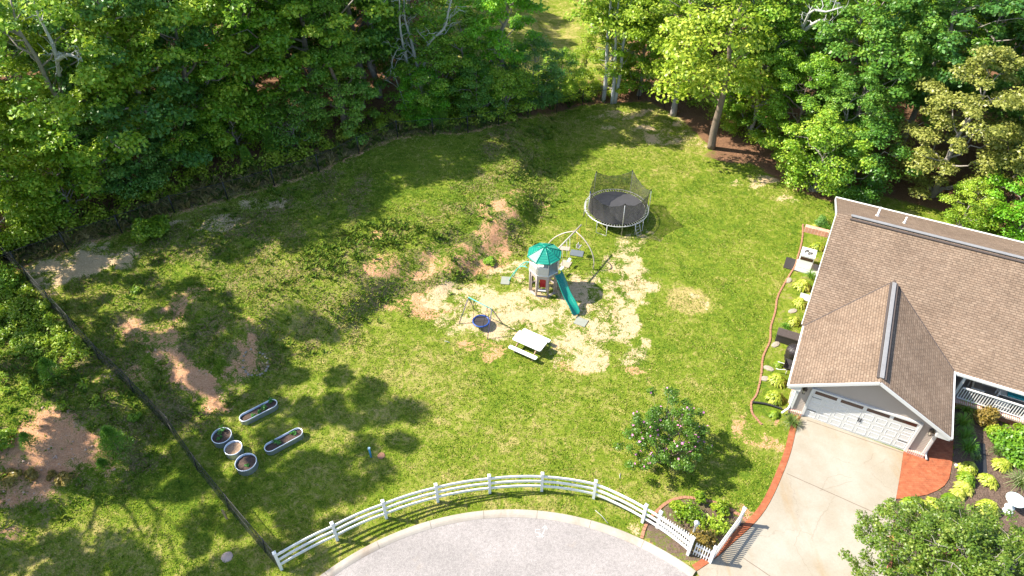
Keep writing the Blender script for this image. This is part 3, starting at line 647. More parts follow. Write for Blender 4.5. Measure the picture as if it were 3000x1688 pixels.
# soffits under the overhangs
sf = HB()
for a_, b_ in (((EL, EZ), (RU, RZ)), ((RU, RZ), (ER, EZ))):
    o_ = T+.012
    sf.add([(a_[0], FV+.01, a_[1]-o_), (b_[0], FV+.01, b_[1]-o_), (b_[0], 27.2, b_[1]-o_), (a_[0], 27.2, a_[1]-o_)], [(0, 1, 2, 3)])
sf.add([(EL+.03, 27.2, EZ-.14), (2.9, 27.2, EZ-.14), (2.9, 33, EZ-.14), (EL+.03, 33, EZ-.14)], [(0, 1, 2, 3)])
sf.add([(9.3, PV+.02, EZ-.14), (UE, PV+.02, EZ-.14), (UE, 33, EZ-.14), (9.3, 33, EZ-.14)], [(0, 1, 2, 3)])
sf.build('soffit', M['soffit'])
# walls: solid bodies with lapped siding in front
wb = HB()
gz = lambda u: (EZ+SL*(u-EL) if u < RU else EZ+SR*(ER-u))-.10
P5 = [(2.93, 0), (9.27, 0), (9.27, gz(9.27)), (RU, gz(RU)), (2.93, gz(2.93))]
vs = [(u, 27.24, z) for u, z in P5]+[(u, 33.4, min(z, 2.6)) for u, z in P5]
wb.add(vs, [(0, 1, 2, 3, 4), (9, 8, 7, 6, 5)]+[(i, i+5, (i+1) % 5+5, (i+1) % 5) for i in range(5)])
mz_ = lambda v: (EZ+MS*(v-PV) if v < MRV else MRZ-BS*(v-MRV))-.10
Q5 = [(33, 0), (42.6, 0), (42.6, mz_(42.6)), (MRV, mz_(MRV)), (33, mz_(33))]
vs = [(2.93, v, z) for v, z in Q5]+[(UE-.5, v, z) for v, z in Q5]
wb.add(vs, [(4, 3, 2, 1, 0), (5, 6, 7, 8, 9)]+[(i, (i+1) % 5, (i+1) % 5+5, i+5) for i in range(5)])
wb.build('wall', M['siding'])
sb = HB(); st = .115
def lap(b, fn, z0, z1, v, facing='v'):
    z = z0
    while z < z1-.01:
        zt = min(z+st, z1); a0_, b0_ = fn(z); a1_, b1_ = fn(zt)
        if b1_-a1_ > .05:
            if facing == 'v': b.add([(a0_, v-.024, z), (b0_, v-.024, z), (b1_, v-.004, zt), (a1_, v-.004, zt), (a0_, v, z), (b0_, v, z)], [(0, 1, 2, 3), (4, 5, 1, 0)])
            elif facing == 'u-': b.add([(v-.024, a0_, z), (v-.024, b0_, z), (v-.004, b1_, zt), (v-.004, a1_, zt), (v, a0_, z), (v, b0_, z)], [(3, 2, 1, 0), (0, 1, 5, 4)])
            else: b.add([(v+.024, a0_, z), (v+.024, b0_, z), (v+.004, b1_, zt), (v+.004, a1_, zt), (v, a0_, z), (v, b0_, z)], [(0, 1, 2, 3), (4, 5, 1, 0)])
        z = zt
lap(sb, lambda z: (3.0, 3.48), .24, 2.25, 27.24); lap(sb, lambda z: (8.58, 9.2), .24, 2.25, 27.24)
lap(sb, lambda z: (max(2.98, EL+(z+.09-EZ)/SL), min(9.22, ER-(z+.09-EZ)/SR)), 2.25, 4.36, 27.24)
lap(sb, lambda z: (27.3, 33), .55, 2.45, 9.27, 'u+')
lap(sb, lambda z: (27.3, 33), .55, 2.45, 2.93, 'u-')
lap(sb, lambda z: (max(33, PV+(z+.1-EZ)/MS), min(42.5, MRV+(MRZ-.1-z)/BS)), .55, 5.85, 2.93, 'u-')
lap(sb, lambda z: (9.4, UE-.5), .5, 2.58, 33.0)
sb.build('siding', M['siding'])
# corner boards
for u_, v_ in ((2.93, 27.22), (9.27, 27.22)):
    cb = HB(); cb.box((u_, v_, 1.40), (.12, .12, 2.24)); cb.build('corner_board', M['trim'])
# brick base
bb = HB()
def brickbox(b, c, d):
    x, y, z = d[0]/2, d[1]/2, d[2]/2
    vs = [(c[0]+a*x, c[1]+q*y, c[2]+e*z) for e in (-1, 1) for q in (-1, 1) for a in (-1, 1)]
    fs = [(4, 5, 7, 6), (0, 1, 5, 4), (3, 2, 6, 7), (2, 0, 4, 6), (1, 3, 7, 5)]
    def uvf(f):
        o_ = []
        for i in f:
            p = vs[i]
            if f == fs[0]: o_.append((p[0], p[1]))
            elif f in (fs[1], fs[2]): o_.append((p[0], p[2]))
            else: o_.append((p[1], p[2]))
        return o_
    b.add(vs, fs, [uvf(f) for f in fs])
brickbox(bb, (2.88, 35.0, .22), (.12, 15.4, .5)); brickbox(bb, (9.33, 30.1, .26), (.12, 5.6, .52))
brickbox(bb, ((9.45+UE)/2, 31.30, .24), (UE-9.5, .12, .40)); bb.build('brick_base', M['brick'])
for u_, wd in ((3.18, .66), (8.96, .78)):
    b_ = HB(); brickbox(b_, (u_, 27.17, .13), (wd, .20, .22)); b_.build('rowlock_sill', M['soldier'])
b_ = HB(); brickbox(b_, ((9.45+UE)/2, 31.25, .50), (UE-9.5, .26, .11)); brickbox(b_, (2.83, 35.0, .52), (.24, 15.4, .10)); b_.build('rowlock_sill', M['soldier'])
# garage door
door = HB(); door.box((6.03, 27.215, 1.07), (4.87, .045, 2.14)); dro = door.build('garage_door', M['trim'])
fr = HB()
fr.box((3.54, 27.18, 1.11), (.12, .12, 2.22)); fr.box((8.52, 27.18, 1.11), (.12, .12, 2.22)); fr.box((6.03, 27.18, 2.20), (4.86, .12, .10)); fr.build('door_frame', M['trim'])
pn = HB(); y_ = 27.188
for r_ in range(3):
    for c_ in range(8):
        cx = 3.60+4.87*(c_+.5)/8; cz = .06+.56*(r_+.5)-.01; w2, h2 = .245, .19
        for q in (.02,):
            a_, d_ = w2-q, h2-q; wd = .016
            for p1, p2 in (((cx-a_, cz-d_), (cx+a_, cz-d_)), ((cx-a_, cz+d_), (cx+a_, cz+d_)), ((cx-a_, cz-d_), (cx-a_, cz+d_)), ((cx+a_, cz-d_), (cx+a_, cz+d_))):
                pn.box(((p1[0]+p2[0])/2, y_, (p1[1]+p2[1])/2), (abs(p2[0]-p1[0])+wd, .014, abs(p2[1]-p1[1])+wd))
pn.build('raised_panels', M['white'], dro)
gv = HB()
for z_ in (.56, 1.12, 1.68): gv.box((6.03, 27.191, z_+.045), (4.86, .004, .012))
gv.build('section_gap', M['steel'], dro)
for c_ in range(4):
    cx = 3.60+4.87*(c_+.5)/4
    wp = HB(); wp.box((cx, 27.189, 1.97), (1.04, .01, .22)); wp.build('window', M['navy'], dro)
for u_ in (3.86, 8.20):
    for z_ in (.62, 1.60):
        hg = HB(); hg.box((u_, 27.182, z_), (.46, .012, .030)); hg.build('strap_hinge', M['black'], dro)
for u_ in (5.99, 6.10):
    hd = HB(); hd.box((u_, 27.175, 1.10), (.03, .03, .24)); hd.box((u_, 27.17, 1.20), (.055, .02, .05)); hd.box((u_, 27.17, 1.0), (.055, .02, .05)); hd.build('handle', M['black'], dro)
# wall lamps
for u_ in (3.18, 9.0):
    lm = HB(); lm.box((u_, 27.17, 1.93), (.12, .06, .26)); lm.box((u_, 27.06, 2.07), (.20, .20, .03)); lm.lathe([(.02, .18), (.12, .02), (.10, 0)], 8, (u_, 27.06, 2.08)); lm.box((u_, 27.06, 1.78), (.12, .12, .03))
    lo_ = lm.build('wall_lamp', M['lamp_bronze']); gl = HB(); gl.lathe([(.05, 0), (.075, .26)], 8, (u_, 27.06, 1.79)); gl.build('lamp_glass', M['lamp_glass'], lo_)
# downspouts
ds = HB(); ds.tube([(EL, 26.9, 2.27), (EL+.06, 26.95, 2.14), (2.78, 27.16, 1.98), (2.84, 27.2, 1.8), (2.84, 27.2, .45), (2.80, 27.1, .28), (2.56, 26.75, .20)], .052, 8); ds.build('downspout', M['white'])
ds = HB(); ds.tube([(9.74, 27.0, 2.25), (9.6, 27.15, 2.1), (9.37, 27.3, 1.95), (9.37, 27.3, .35), (9.40, 27.2, .2), (9.48, 27.0, .12)], .05, 8); ds.build('downspout', M['trim'])
# porch
pf = HB(); pf.box(((9.45+UE)/2, 32.15, .46), (UE-9.5, 1.68, .10)); pf.build('porch_floor', plain('porch boards', (.30, .28, .26), .7, .1))
for u_ in (10.35, 13.6, 17.0, 20.5):
    c_ = HB(); c_.box((u_, 31.36, 1.40), (.14, .14, 1.78)); c_.box((u_, 31.33, .60), (.20, .20, .10)); c_.build('porch_column', M['trim'])
rl = HB(); rl.box(((10.45+UE)/2, 31.33, 1.42), (UE-10.6, .09, .05)); rl.box(((10.45+UE)/2, 31.33, .66), (UE-10.6, .07, .05)); rlo = rl.build('porch_railing', M['white'])
bl = HB()
for k in range(int((20-10.5)/.125)): bl.box((10.52+k*.125, 31.33, 1.04), (.034, .034, .72))
bl.build('balusters', M['white'], rlo)
for u_ in (11.2, 14.9):
    w_ = HB(); w_.box((u_+.3, 32.95, 1.55), (1.1, .08, 1.3)); wo = w_.build('window', M['trim']); p_ = HB(); p_.box((u_+.3, 32.90, 1.55), (.95, .02, 1.15)); p_.build('pane', M['glass'], wo)
# bare drip mark strip of grime on the roof is left to the shingle's own tone
# porch furniture
def local(t, b, name, m, bevel=0.0): return b.build(name, m, t, bevel)
def chair(u, v, rz, label):
    t = thing('porch_chair', label, 'chair', uvw(u, v, .51), A+rz)
    b = MB(); b.box((0, 0, .40), (.58, .56, .10)); local(t, b, 'seat_cushion', M['tan_cushion'], .02)
    b = MB(); b.box((0, .30, .72), (.58, .10, .62), 0, Matrix.Rotation(-.2, 3, 'X')); local(t, b, 'back_cushion', M['tan_cushion'], .02)
    for sx in (-1, 1):
        b = MB(); b.box((sx*.34, 0, .56), (.07, .62, .04)); b.box((sx*.34, -.27, .28), (.05, .05, .56)); b.box((sx*.34, .27, .28), (.05, .05, .56)); local(t, b, 'armrest', M['white'])
    return t
chair(11.35, 32.25, math.pi/2, 'tan cushioned armchair on the porch beside the white column')
chair(15.0, 32.2, -math.pi/2, 'tan cushioned armchair on the porch at the right edge of the photo')
t = thing('slatted_bench', 'white slatted bench on the porch behind the railing', 'bench', uvw(13.1, 32.45, .51), A)
b = MB(); b.box((0, 0, .42), (1.5, .50, .05)); local(t, b, 'seat', M['white'])
b = MB()
for k in range(13): b.box((-.70+k*.1167, .27, .70), (.05, .03, .52))
b.box((0, .27, .97), (1.5, .05, .06)); local(t, b, 'backrest', M['white'])
for sx in (-1, 1):
    b = MB(); b.box((sx*.72, -.2, .3), (.06, .06, .6)); b.box((sx*.72, .22, .45), (.06, .06, .9)); b.box((sx*.72, 0, .62), (.07, .5, .04)); local(t, b, 'leg', M['white'])
b = MB(); b.box((.15, -.02, .50), (1.0, .42, .10)); o = b.build('seat_cushion', M['turquoise'], bevel=.03); o.location = uvw(13.1, 32.45, .51); o.rotation_euler = (0, 0, A); tag(o, 'turquoise seat cushion on the white porch bench', 'cushion')
b = MB(); b.box((0, 0, .2), (.70, .5, .04)); b.box((0, 0, .1), (.5, .35, .2)); o = b.build('coffee_table', M['white']); o.location = uvw(12.6, 31.8, .51); o.rotation_euler = (0, 0, A); tag(o, 'low white table on the porch in front of the bench', 'table')
# ------------------------------------------------------------------ foliage meshes
def leaves(r, centers, rad, n, size, up=.55, droop=.25, asp=.62):
    """n rhombic leaves round every centre; rad (k,3)"""
    k = len(centers); N = k*n
    C = np.repeat(centers, n, 0); R = np.repeat(rad, n, 0)
    d = r.normal(size=(N, 3)); d /= np.linalg.norm(d, axis=1)[:, None]
    q = r.random(N)**.45
    off = d*q[:, None]; off[:, 2] = np.where(off[:, 2] < -.25, off[:, 2]*.4, off[:, 2])
    P = C+off*R; P[:, 2] -= droop*(off[:, 0]**2+off[:, 1]**2)*R[:, 2]*1.6
    nrm = d*(1-up)+np.array([0, 0, up])+r.normal(size=(N, 3))*.38; nrm /= np.linalg.norm(nrm, axis=1)[:, None]
    t = np.cross(nrm, r.normal(size=(N, 3))); t /= np.linalg.norm(t, axis=1)[:, None]; b_ = np.cross(nrm, t)
    s = size*(.6+.8*r.random(N))[:, None]
    V = np.stack([P-t*s*.5, P+b_*s*asp*.5-nrm*s*.08, P+t*s*.5, P-b_*s*asp*.5-nrm*s*.08], 1).reshape(-1, 3)
    return V, np.arange(N*4).reshape(-1, 4)
def limb(r, p, q, r0, r1, n=5, wob=.12, sag=0.0):
    p = Vector(p); q = Vector(q); L = (q-p).length; pts = []; rr = []
    for i in range(n+1):
        t = i/n; c = p.lerp(q, t)
        if 0 < i < n: c = c+Vector(r.normal(size=3))*L*wob*.25
        c.z += math.sin(t*math.pi)*L*sag; pts.append(c); rr.append(r0+(r1-r0)*t)
    return pts, rr
def tree_meshes(seed, H, R, zb, ncl, per, leaf, bark='bark_grey', form='broad', tr=.22, lean=.0, clr=1.0):
    r = np.random.default_rng(seed); zc = []; rd = []
    nl = 5+seed % 3; ph = r.random(4)*6.28
    tries = 0
    while len(zc) < ncl and tries < ncl*40:
        tries += 1
        t = r.random(); a = r.random()*2*math.pi
        if form == 'broad': env = math.sin(math.pi*(t*.86+.11))**.55
        elif form == 'cone': env = (1-t)**.75*.98+.06
        elif form == 'column': env = .95*math.sin(math.pi*(t*.82+.16))**.4
        else: env = math.sin(math.pi*(t*.8+.18))**.5
        env *= 1+.20*math.sin(nl*a+ph[0]+3*t)+.14*math.sin((nl-2)*a+ph[1]-6*t)+.08*math.sin(9*t+ph[2])
        q = 1-.55*r.random()**1.8
        c = (math.cos(a)*R*env*q+lean*t*R, math.sin(a)*R*env*q, zb+(H-zb)*t*.97)
        rc = clr*(.55+.55*r.random())*(1.0 if form != 'cone' else .8)*(.75+.05*R)
        if any((c[0]-z[0])**2+(c[1]-z[1])**2+((c[2]-z[2])*1.6)**2 < (.62*rc)**2 for z in zc): continue
        zc.append(c); rd.append((rc*(1.1), rc*1.1, rc*.50))
    zc = np.array(zc); rd = np.array(rd)
    V, Fq = leaves(r, zc, rd, per, leaf)
    crown = np_mesh('crown', V, Fq, M['lf_mid'])
    b = MB(); top = H*.82
    pts, rr = limb(r, (0, 0, -.4), (lean*R*.6, 0, top), tr*1.15, tr*.18, 8, .06); rr[0] = tr*1.5; b.tube(pts, rr, 9)
    order = r.permutation(len(zc))[:min(len(zc), 26)]
    for i in order:
        c = zc[i]; z0 = max(min(c[2]-.5-.35*math.hypot(c[0], c[1]), top*.92), zb*.6)
        f = min(max(z0/top, 0), 1); k = f*8; j = min(int(k), 7); base = pts[j].lerp(pts[j+1], k-j)
        rb = (rr[j]+(rr[j+1]-rr[j])*(k-j))*.55
        p2, r2_ = limb(r, base, c, max(rb, .035), .018, 5, .22, .05); b.tube(p2, r2_, 5, False)
    me = bpy.data.meshes.new('trunk'); me.from_pydata(b.v, [], b.f); me.materials.append(M[bark]); me.polygons.foreach_set('use_smooth', [True]*len(me.polygons)); me.update()
    return crown, me
TM = {}
for i, (nm, a) in enumerate({
    'b1': dict(H=16, R=4.6, zb=3.0, ncl=120, per=225, leaf=0.240), 'b2': dict(H=14, R=4.2, zb=2.0, ncl=115, per=225, leaf=0.224), 'b3': dict(H=18, R=5.0, zb=4.5, ncl=125, per=225, leaf=0.256),
    'b4': dict(H=12, R=3.8, zb=1.2, ncl=105, per=225, leaf=0.208), 'c1': dict(H=15, R=3.3, zb=1.5, ncl=110, per=225, leaf=0.216, form='column'), 'p1': dict(H=11, R=3.0, zb=.8, ncl=120, per=210, leaf=0.176, form='cone', bark='bark_brown'),
    'o1': dict(H=18, R=4.9, zb=8, ncl=66, per=250, leaf=.27, clr=.78), 's1': dict(H=6, R=2.6, zb=.5, ncl=70, per=195, leaf=0.160, tr=.08), 's2': dict(H=4, R=2.0, zb=.3, ncl=50, per=180, leaf=0.144, tr=.06)}.items()):
    TM[nm] = tree_meshes(11+i*3, **a)
def set_mat(o, m):
    o.material_slots[0].link = 'OBJECT'; o.material_slots[0].material = m
def put_tree(kind, x, y, sc, mat, label, cat='tree', group=None, name='broadleaf_tree', bark=None, zs=1.0, rz=None, z=None):
    t = thing(name, label, cat, (x, y, (tz(x, y) if z is None else z)-.05), random.uniform(0, 6.28) if rz is None else rz, group); t.scale = (sc, sc, sc*zs)
    c, k = TM[kind]
    o = link('crown', c, t); set_mat(o, M[mat]); o2 = link('trunk', k, t)
    if bark: set_mat(o2, M[bark])
    return t

# ------------------------------------------------------------------ woods: every tree its own thing
trees = []   # (kind, x, y, scale, material, zone, name)
def T_(kind, x, y, sc, mat, zone, name='broadleaf_tree', **k): trees.append([kind, x, y, sc, mat, zone, name, k])
R3 = np.random.default_rng(21)
def scatter(P, lo, hi, n, dmin, kinds, mats, zone, scs=(.85, 1.15), avoid=()):
    k = 0; t = 0
    while k < n and t < 6000:
        t += 1; x = R3.uniform(lo[0], hi[0]); y = R3.uniform(lo[1], hi[1])
        if not inpoly(np.array([x]), np.array([y]), P)[0]: continue
        if any((x-q[1])**2+(y-q[2])**2 < dmin**2 for q in trees): continue
        if any((x-a)**2/(rx*rx)+(y-b)**2/(ry*ry) < 1 for a, b, rx, ry in avoid): continue
        T_(kinds[R3.integers(len(kinds))], x, y, R3.uniform(*scs), mats[R3.integers(len(mats))], zone); k += 1
# --- placed by eye
T_('b2', *at(300, 570)[:2], 1.15, 'lf_mid', 'L1'); T_('b4', *at(90, 640)[:2], .8, 'lf_yel', 'L1'); T_('b4', *at(480, 500)[:2], 1.25, 'lf_blue', 'L1')
T_('b2', *at(180, 520)[:2], .95, 'lf_yel', 'L1'); T_('b1', *at(420, 470)[:2], .85, 'lf_yel', 'L2')
T_('s1', *at(395, 545)[:2], 1.1, 'lf_blue', 'L1'); T_('s1', *at(210, 620)[:2], 1.15, 'lf_mid', 'L1'); T_('s1', *at(20, 700)[:2], 1.1, 'lf_yel', 'L1'); T_('s1', *at(560, 490)[:2], .95, 'lf_mid', 'L1'); T_('s1', *at(700, 440)[:2], .9, 'lf_mid', 'L1'); T_('s2', *at(870, 420)[:2], 1.0, 'lf_deep', 'L1')
T_('b4', *at(620, 440)[:2], 1.15, 'lf_mid', 'L1'); T_('b2', *at(775, 395)[:2], 1.15, 'lf_mid', 'L1'); T_('b1', -15.2, 50.8, 1.15, 'lf_mid', 'L1'); T_('b1', -12.3, 54.6, 1.12, 'lf_deep', 'L1')
T_('p1', *at(1010, 370)[:2], .95, 'lf_pine', 'L1', 'pine_tree')
T_('b1', *at(700, 350)[:2], .92, 'lf_bright', 'L2'); T_('b3', *at(880, 300)[:2], .9, 'lf_deep', 'L2'); T_('c1', *at(1110, 285)[:2], 1.1, 'lf_deep', 'L2')
T_('c1', *at(1470, 296)[:2], .97, 'lf_bright', 'C')
T_('s1', *at(1290, 330)[:2], 1.0, 'lf_mid', 'C'); T_('b4', *at(1360, 310)[:2], .66, 'lf_mid', 'C'); T_('s1', *at(1560, 300)[:2], .95, 'lf_blue', 'C'); T_('s1', *at(1640, 285)[:2], .75, 'lf_mid', 'C')
T_('s1', *at(1400, 345)[:2], .8, 'lf_deep', 'C'); T_('s1', *at(1240, 350)[:2], .75, 'lf_bright', 'C'); T_('s2', *at(1480, 335)[:2], 1.0, 'lf_mid', 'C')
# right woods, front edge
T_('b1', *at(2130, 345)[:2], .92, 'lf_mid', 'R1')
T_('b4', *at(2200, 400)[:2], .80, 'lf_mid', 'R1'); T_('b4', *at(2300, 470)[:2], .72, 'lf_mid', 'R1'); T_('b2', *at(2420, 520)[:2], .60, 'lf_deep', 'R1'); T_('s1', *at(2380, 560)[:2], 1.05, 'lf_mid', 'R1'); T_('s1', *at(2480, 560)[:2], 1.0, 'lf_deep', 'R1')
T_('b4', *at(1780, 270)[:2], .70, 'lf_yel', 'R1'); T_('b2', *at(1870, 280)[:2], .75, 'lf_mid', 'R1')
T_('b3', *at(1972, 332)[:2], .88, 'lf_yel', 'R1'); T_('b1', *at(2230, 330)[:2], .95, 'lf_mid', 'R2'); T_('b1', *at(2420, 390)[:2], 1.0, 'lf_deep', 'R2'); T_('b3', *at(2640, 420)[:2], .98, 'lf_blue', 'R2')
T_('b4', 30.3, 42.6, .92, 'lf_olive', 'H'); T_('b4', 34.8, 39.8, .98, 'lf_olive', 'H'); T_('b2', 25.8, 48.2, .95, 'lf_deep', 'H'); T_('s1', 33.5, 37.6, .95, 'lf_bright', 'H'); T_('b3', 34.5, 50, .9, 'lf_deep', 'H'); T_('s1', 30.5, 38.9, .62, 'lf_mid', 'H'); T_('b4', 37, 44, .9, 'lf_blue', 'H')
CLEAR = [(0.0, 71, 10.5, 14)]
FP = FOREST+[(75, 100), (-85, 100), (-85, 22)]
inner = [p for p in FP]
LW = [(-62, 40), (-34, 39.5), (-24, 45), (-15, 50), (-8, 56), (-8, 96), (-75, 96)]
scatter(LW, (-75, 38), (-8, 96), 52, 5.0, ['b1', 'b2', 'b3', 'b4', 'b1', 'c1'], ['lf_mid', 'lf_yel', 'lf_mid', 'lf_deep', 'lf_yel', 'lf_bright', 'lf_blue'], 'L3', (.66, 1.1), CLEAR)
RW = [(11, 60), (17, 53), (24, 50), (34, 47), (62, 40), (75, 60), (75, 96), (11, 96)]
scatter(RW, (10, 40), (75, 96), 50, 4.8, ['b1', 'b2', 'b3', 'b4', 'b3'], ['lf_mid', 'lf_deep', 'lf_yel', 'lf_deep', 'lf_blue', 'lf_mid'], 'R3', (.82, 1.1), CLEAR)
CW = [(-11, 84), (14, 84), (14, 100), (-11, 100)]
scatter(CW, (-11, 84), (14, 100), 8, 5, ['b1', 'b2', 'b3'], ['lf_yel', 'lf_mid'], 'C3', (.8, 1.0))
# tall trees on the neighbour's ground to the left; their shade falls across the lower lawn
for k_, x_, y_, s_, m_ in [('o1', -28.6, 25.2, 1.18, 'lf_mid'), ('o1', -29.8, 20.3, 1.12, 'lf_yel'), ('o1', -34.0, 13.2, 1.0, 'lf_mid'), ('o1', -33.5, 30.5, .95, 'lf_mid'), ('o1', -38, 7.5, 1.0, 'lf_mid')]:
    T_(k_, x_, y_, s_, m_, 'O')
COLN = {'lf_mid': 'mid green', 'lf_yel': 'yellow green', 'lf_deep': 'deep green', 'lf_bright': 'vivid bright green', 'lf_blue': 'bluish green', 'lf_olive': 'olive yellow', 'lf_pine': 'soft green'}
ZN = {'L1': 'in the front row of the left woods', 'L2': 'in the second row of the left woods', 'L3': 'deep in the left woods', 'C': 'behind the middle of the black fence', 'C3': 'beyond the sunny clearing',
      'R1': 'in the front row of the right woods', 'R2': 'in the second row of the right woods', 'R3': 'deep in the right woods', 'H': 'behind the house roof', 'O': 'on the ground left of the mesh fence'}
SZ = {'b1': 'tall', 'b2': 'medium', 'b3': 'towering', 'o1': 'lofty', 'b4': 'rounded', 'c1': 'narrow', 'p1': 'conical', 's1': 'bushy', 's2': 'tiny'}
ORD = ['first', 'second', 'third', 'fourth', 'fifth', 'sixth', 'seventh', 'eighth', 'ninth', 'tenth', 'eleventh', 'twelfth', 'thirteenth', 'fourteenth', 'fifteenth', 'sixteenth', 'seventeenth', 'eighteenth', 'nineteenth', 'twentieth']
from collections import defaultdict
gp = defaultdict(list)
for t in trees: gp[(t[0], t[4], t[5])].append(t)
def w16(s): return ' '.join(s.split()[:16])
for key, L in gp.items():
    L.sort(key=lambda t: proj(t[1], t[2], 8)[0])
    for i, t in enumerate(L):
        kd = 'pine' if t[6] == 'pine_tree' else 'tree'
        base = f'{SZ[t[0]]} {COLN[t[4]]} {kd} {ZN[t[5]]}'
        if len(L) == 1: lab = base
        elif len(L) == 2: lab = f'{"left" if i == 0 else "right"} one of two, {base}'
        elif i == 0: lab = f'leftmost {base}'
        else: lab = f'{ORD[i]} leftmost {base}'
        gname = {'L': 'trees of the left woods', 'C': 'trees round the clearing', 'R': 'trees of the right woods', 'H': 'trees behind the house', 'O': 'tall trees on the neighbouring ground'}[t[5][0]]
        put_tree(t[0], t[1], t[2], t[3], t[4], lab, 'tree', gname, t[6], bark='bark_brown' if i % 3 == 1 else None, **t[7])

# big trunk by the lawn, the other clear trunks and the bare pale tree
def bare_tree(name, label, base, stems, r0, m, group=None, crown=None):
    t = thing(name, label, 'tree', base, 0, group); b = MB()
    rr_ = np.random.default_rng(len(label))
    for pts in stems:
        P = [Vector(p) for p in smooth_line(pts, 3)]; n = len(P); rad = [pts_r for pts_r in np.linspace(r0, r0*.25, n)]
        b.tube(P, [float(q) for q in rad], 8)
        for i in range(n//3, n):
            for _ in range(1):
                d = Vector(rr_.normal(size=3)); d.z = abs(d.z)*.6+.2; d.normalize(); L = rr_.uniform(.5, 1.6)*(1.2-i/n*.3)
                q, q2 = limb(rr_, P[i], P[i]+d*L, float(rad[i])*.45, .012, 4, .3); b.tube(q, q2, 5, False)
                for __ in range(2):
                    d2 = (d+Vector(rr_.normal(size=3))*.6).normalized(); j = rr_.integers(2, 5)
                    q3, q4 = limb(rr_, q[j], q[j]+d2*L*.6, .022, .008, 3, .3); b.tube(q3, q4, 4, False)
    o = b.build('trunk', m, t)
    if crown is not None:
        V, Fq = leaves(rr_, np.array(crown[0]), np.array(crown[1]), crown[2], crown[3]); link('crown', np_mesh('crown', V, Fq, M[crown[4]]), t)
    return t
def up(px, py, x, y):
    """height at which the sight line through a pixel passes over a spot at depth y"""
    r = ray(px, py); t = y/r[1]; return r[0]*t, y, CAMH+r[2]*t
bp = at(1214, 318); yb = bp.y
def rel(pts, y, base): return [Vector(up(px, py, 0, y+dy))-base for px, py, dy in pts]
bp.z -= .3
bare_tree('bare_tree', 'pale bare tree of several crooked stems behind the middle of the black fence', bp, [
    rel([(1214, 318, 0), (1206, 280, 0), (1201, 215, .3), (1185, 150, .2), (1172, 80, 0), (1170, 0, -.2), (1166, -70, -.4)], yb, bp),
    rel([(1220, 316, 0), (1226, 270, .1), (1223, 200, .2), (1205, 120, .5), (1186, 55, .7), (1183, 0, .8), (1184, -80, .8)], yb, bp),
    rel([(1226, 266, 0), (1241, 210, -.2), (1246, 160, -.4), (1262, 120, -.5), (1300, 85, -.6), (1312, 45, -.6), (1322, 0, -.8), (1345, -50, -.8)], yb, bp)], .15, M['bark_pale'], crown=([tuple(Vector(up(px, py, 0, yb))-bp) for px, py in [(1130, 60), (1160, 20), (1255, 60), (1280, 90), (1235, 100), (1150, 130), (1300, 40), (1105, 110), (1240, 20)]], [(1.2, 1.2, .55)]*9, 170, .24, 'lf_mid'))
bp = at(1192, 332); yb = bp.y; bp.z -= .3
bare_tree('bare_tree', 'thin leaning pale stem just left of the pale bare tree', bp, [rel([(1192, 332, 0), (1186, 305, 0), (1170, 260, .1), (1155, 215, .2), (1148, 185, .2), (1162, 148, .2), (1172, 142, .3)], yb, bp)], .07, M['bark_pale'])
# three clear trunks right of the clearing with crowns high above
for i, (fx, fy, tx, ty, rr0, lb) in enumerate([(1768, 298, 1788, 20, .19, 'left'), (1793, 303, 1812, 10, .17, 'middle'), (1801, 301, 1846, 30, .18, 'right')]):
    bp = at(fx, fy); bp.z -= .3; yb = bp.y
    cl = [tuple(Vector(up(tx+dx, ty+dy, 0, yb+dd))-bp) for dx, dy, dd in [(-70, -20, 1), (-40, 40, 0), (0, -40, 0), (40, 20, -1), (70, -10, 1), (-20, 0, 2), (20, 60, -1), (60, 70, -1), (-60, -70, 0), (30, -80, 0), (90, 40, 0), (-90, 20, 1)]]
    bare_tree('slender_tree', f'pale slender trunk with a high light crown beside the clearing, {lb} of the three', bp, [rel([(fx, fy, 0), (fx+(tx-fx)*.3+3, fy+(ty-fy)*.33, 0), (fx+(tx-fx)*.55, fy+(ty-fy)*.62, 0), (tx, ty, 0), (tx+8, ty-90, 0)], yb, bp)], rr0, M['bark_pale'], 'three slender trees beside the clearing',
              crown=(cl, [(1.35, 1.35, .6)]*len(cl), 150, .28, ['lf_mid', 'lf_yel', 'lf_yel'][i]))
# the stout trunk leaning at the lawn's edge carries the yellow green crown over it
bp = at(2084, 434); bp.z -= .2; yb = bp.y
cl = [tuple(Vector(up(px, py, 0, yb+dd))-bp) for px, py, dd in [(2020, 250, -2), (1980, 200, -2.5), (2045, 265, -2), (2180, 235, -1), (2000, 150, -2), (2070, 200, -2.5), (2130, 190, -2), (2190, 200, -1), (2240, 240, 0), (1960, 260, -1.5), (2040, 110, -2), (2110, 110, -2), (2180, 120, -1), (2060, 50, -1), (2130, 40, -1), (2200, 60, 0), (1985, 80, -1), (2250, 160, 1), (2090, 235, -3), (2210, 280, 1), (2020, 200, -3), (1970, 130, 0), (2230, 110, 1)]]
bare_tree('leaning_tree', 'stout brown trunk leaning at the edge of the lawn under a yellow green crown', bp, [
    rel([(2084, 434, 0), (2092, 380, -.1), (2110, 310, -.3), (2125, 250, -.5), (2135, 190, -.5), (2140, 100, -.3), (2170, 20, 0)], yb, bp)], .33, M['bark_brown'], crown=(cl, [(1.5, 1.5, .7)]*len(cl), 260, .28, 'lf_yel'))
bp = at(1972, 338); bp.z -= .2; yb = bp.y
bare_tree('stout_trunk', 'stout grey trunk standing behind the top right corner of the lawn', bp, [rel([(1972, 338, 0), (1980, 290, 0), (1995, 220, 0), (2010, 120, .3), (2025, 20, .5)], yb, bp)], .30, M['bark_grey'])
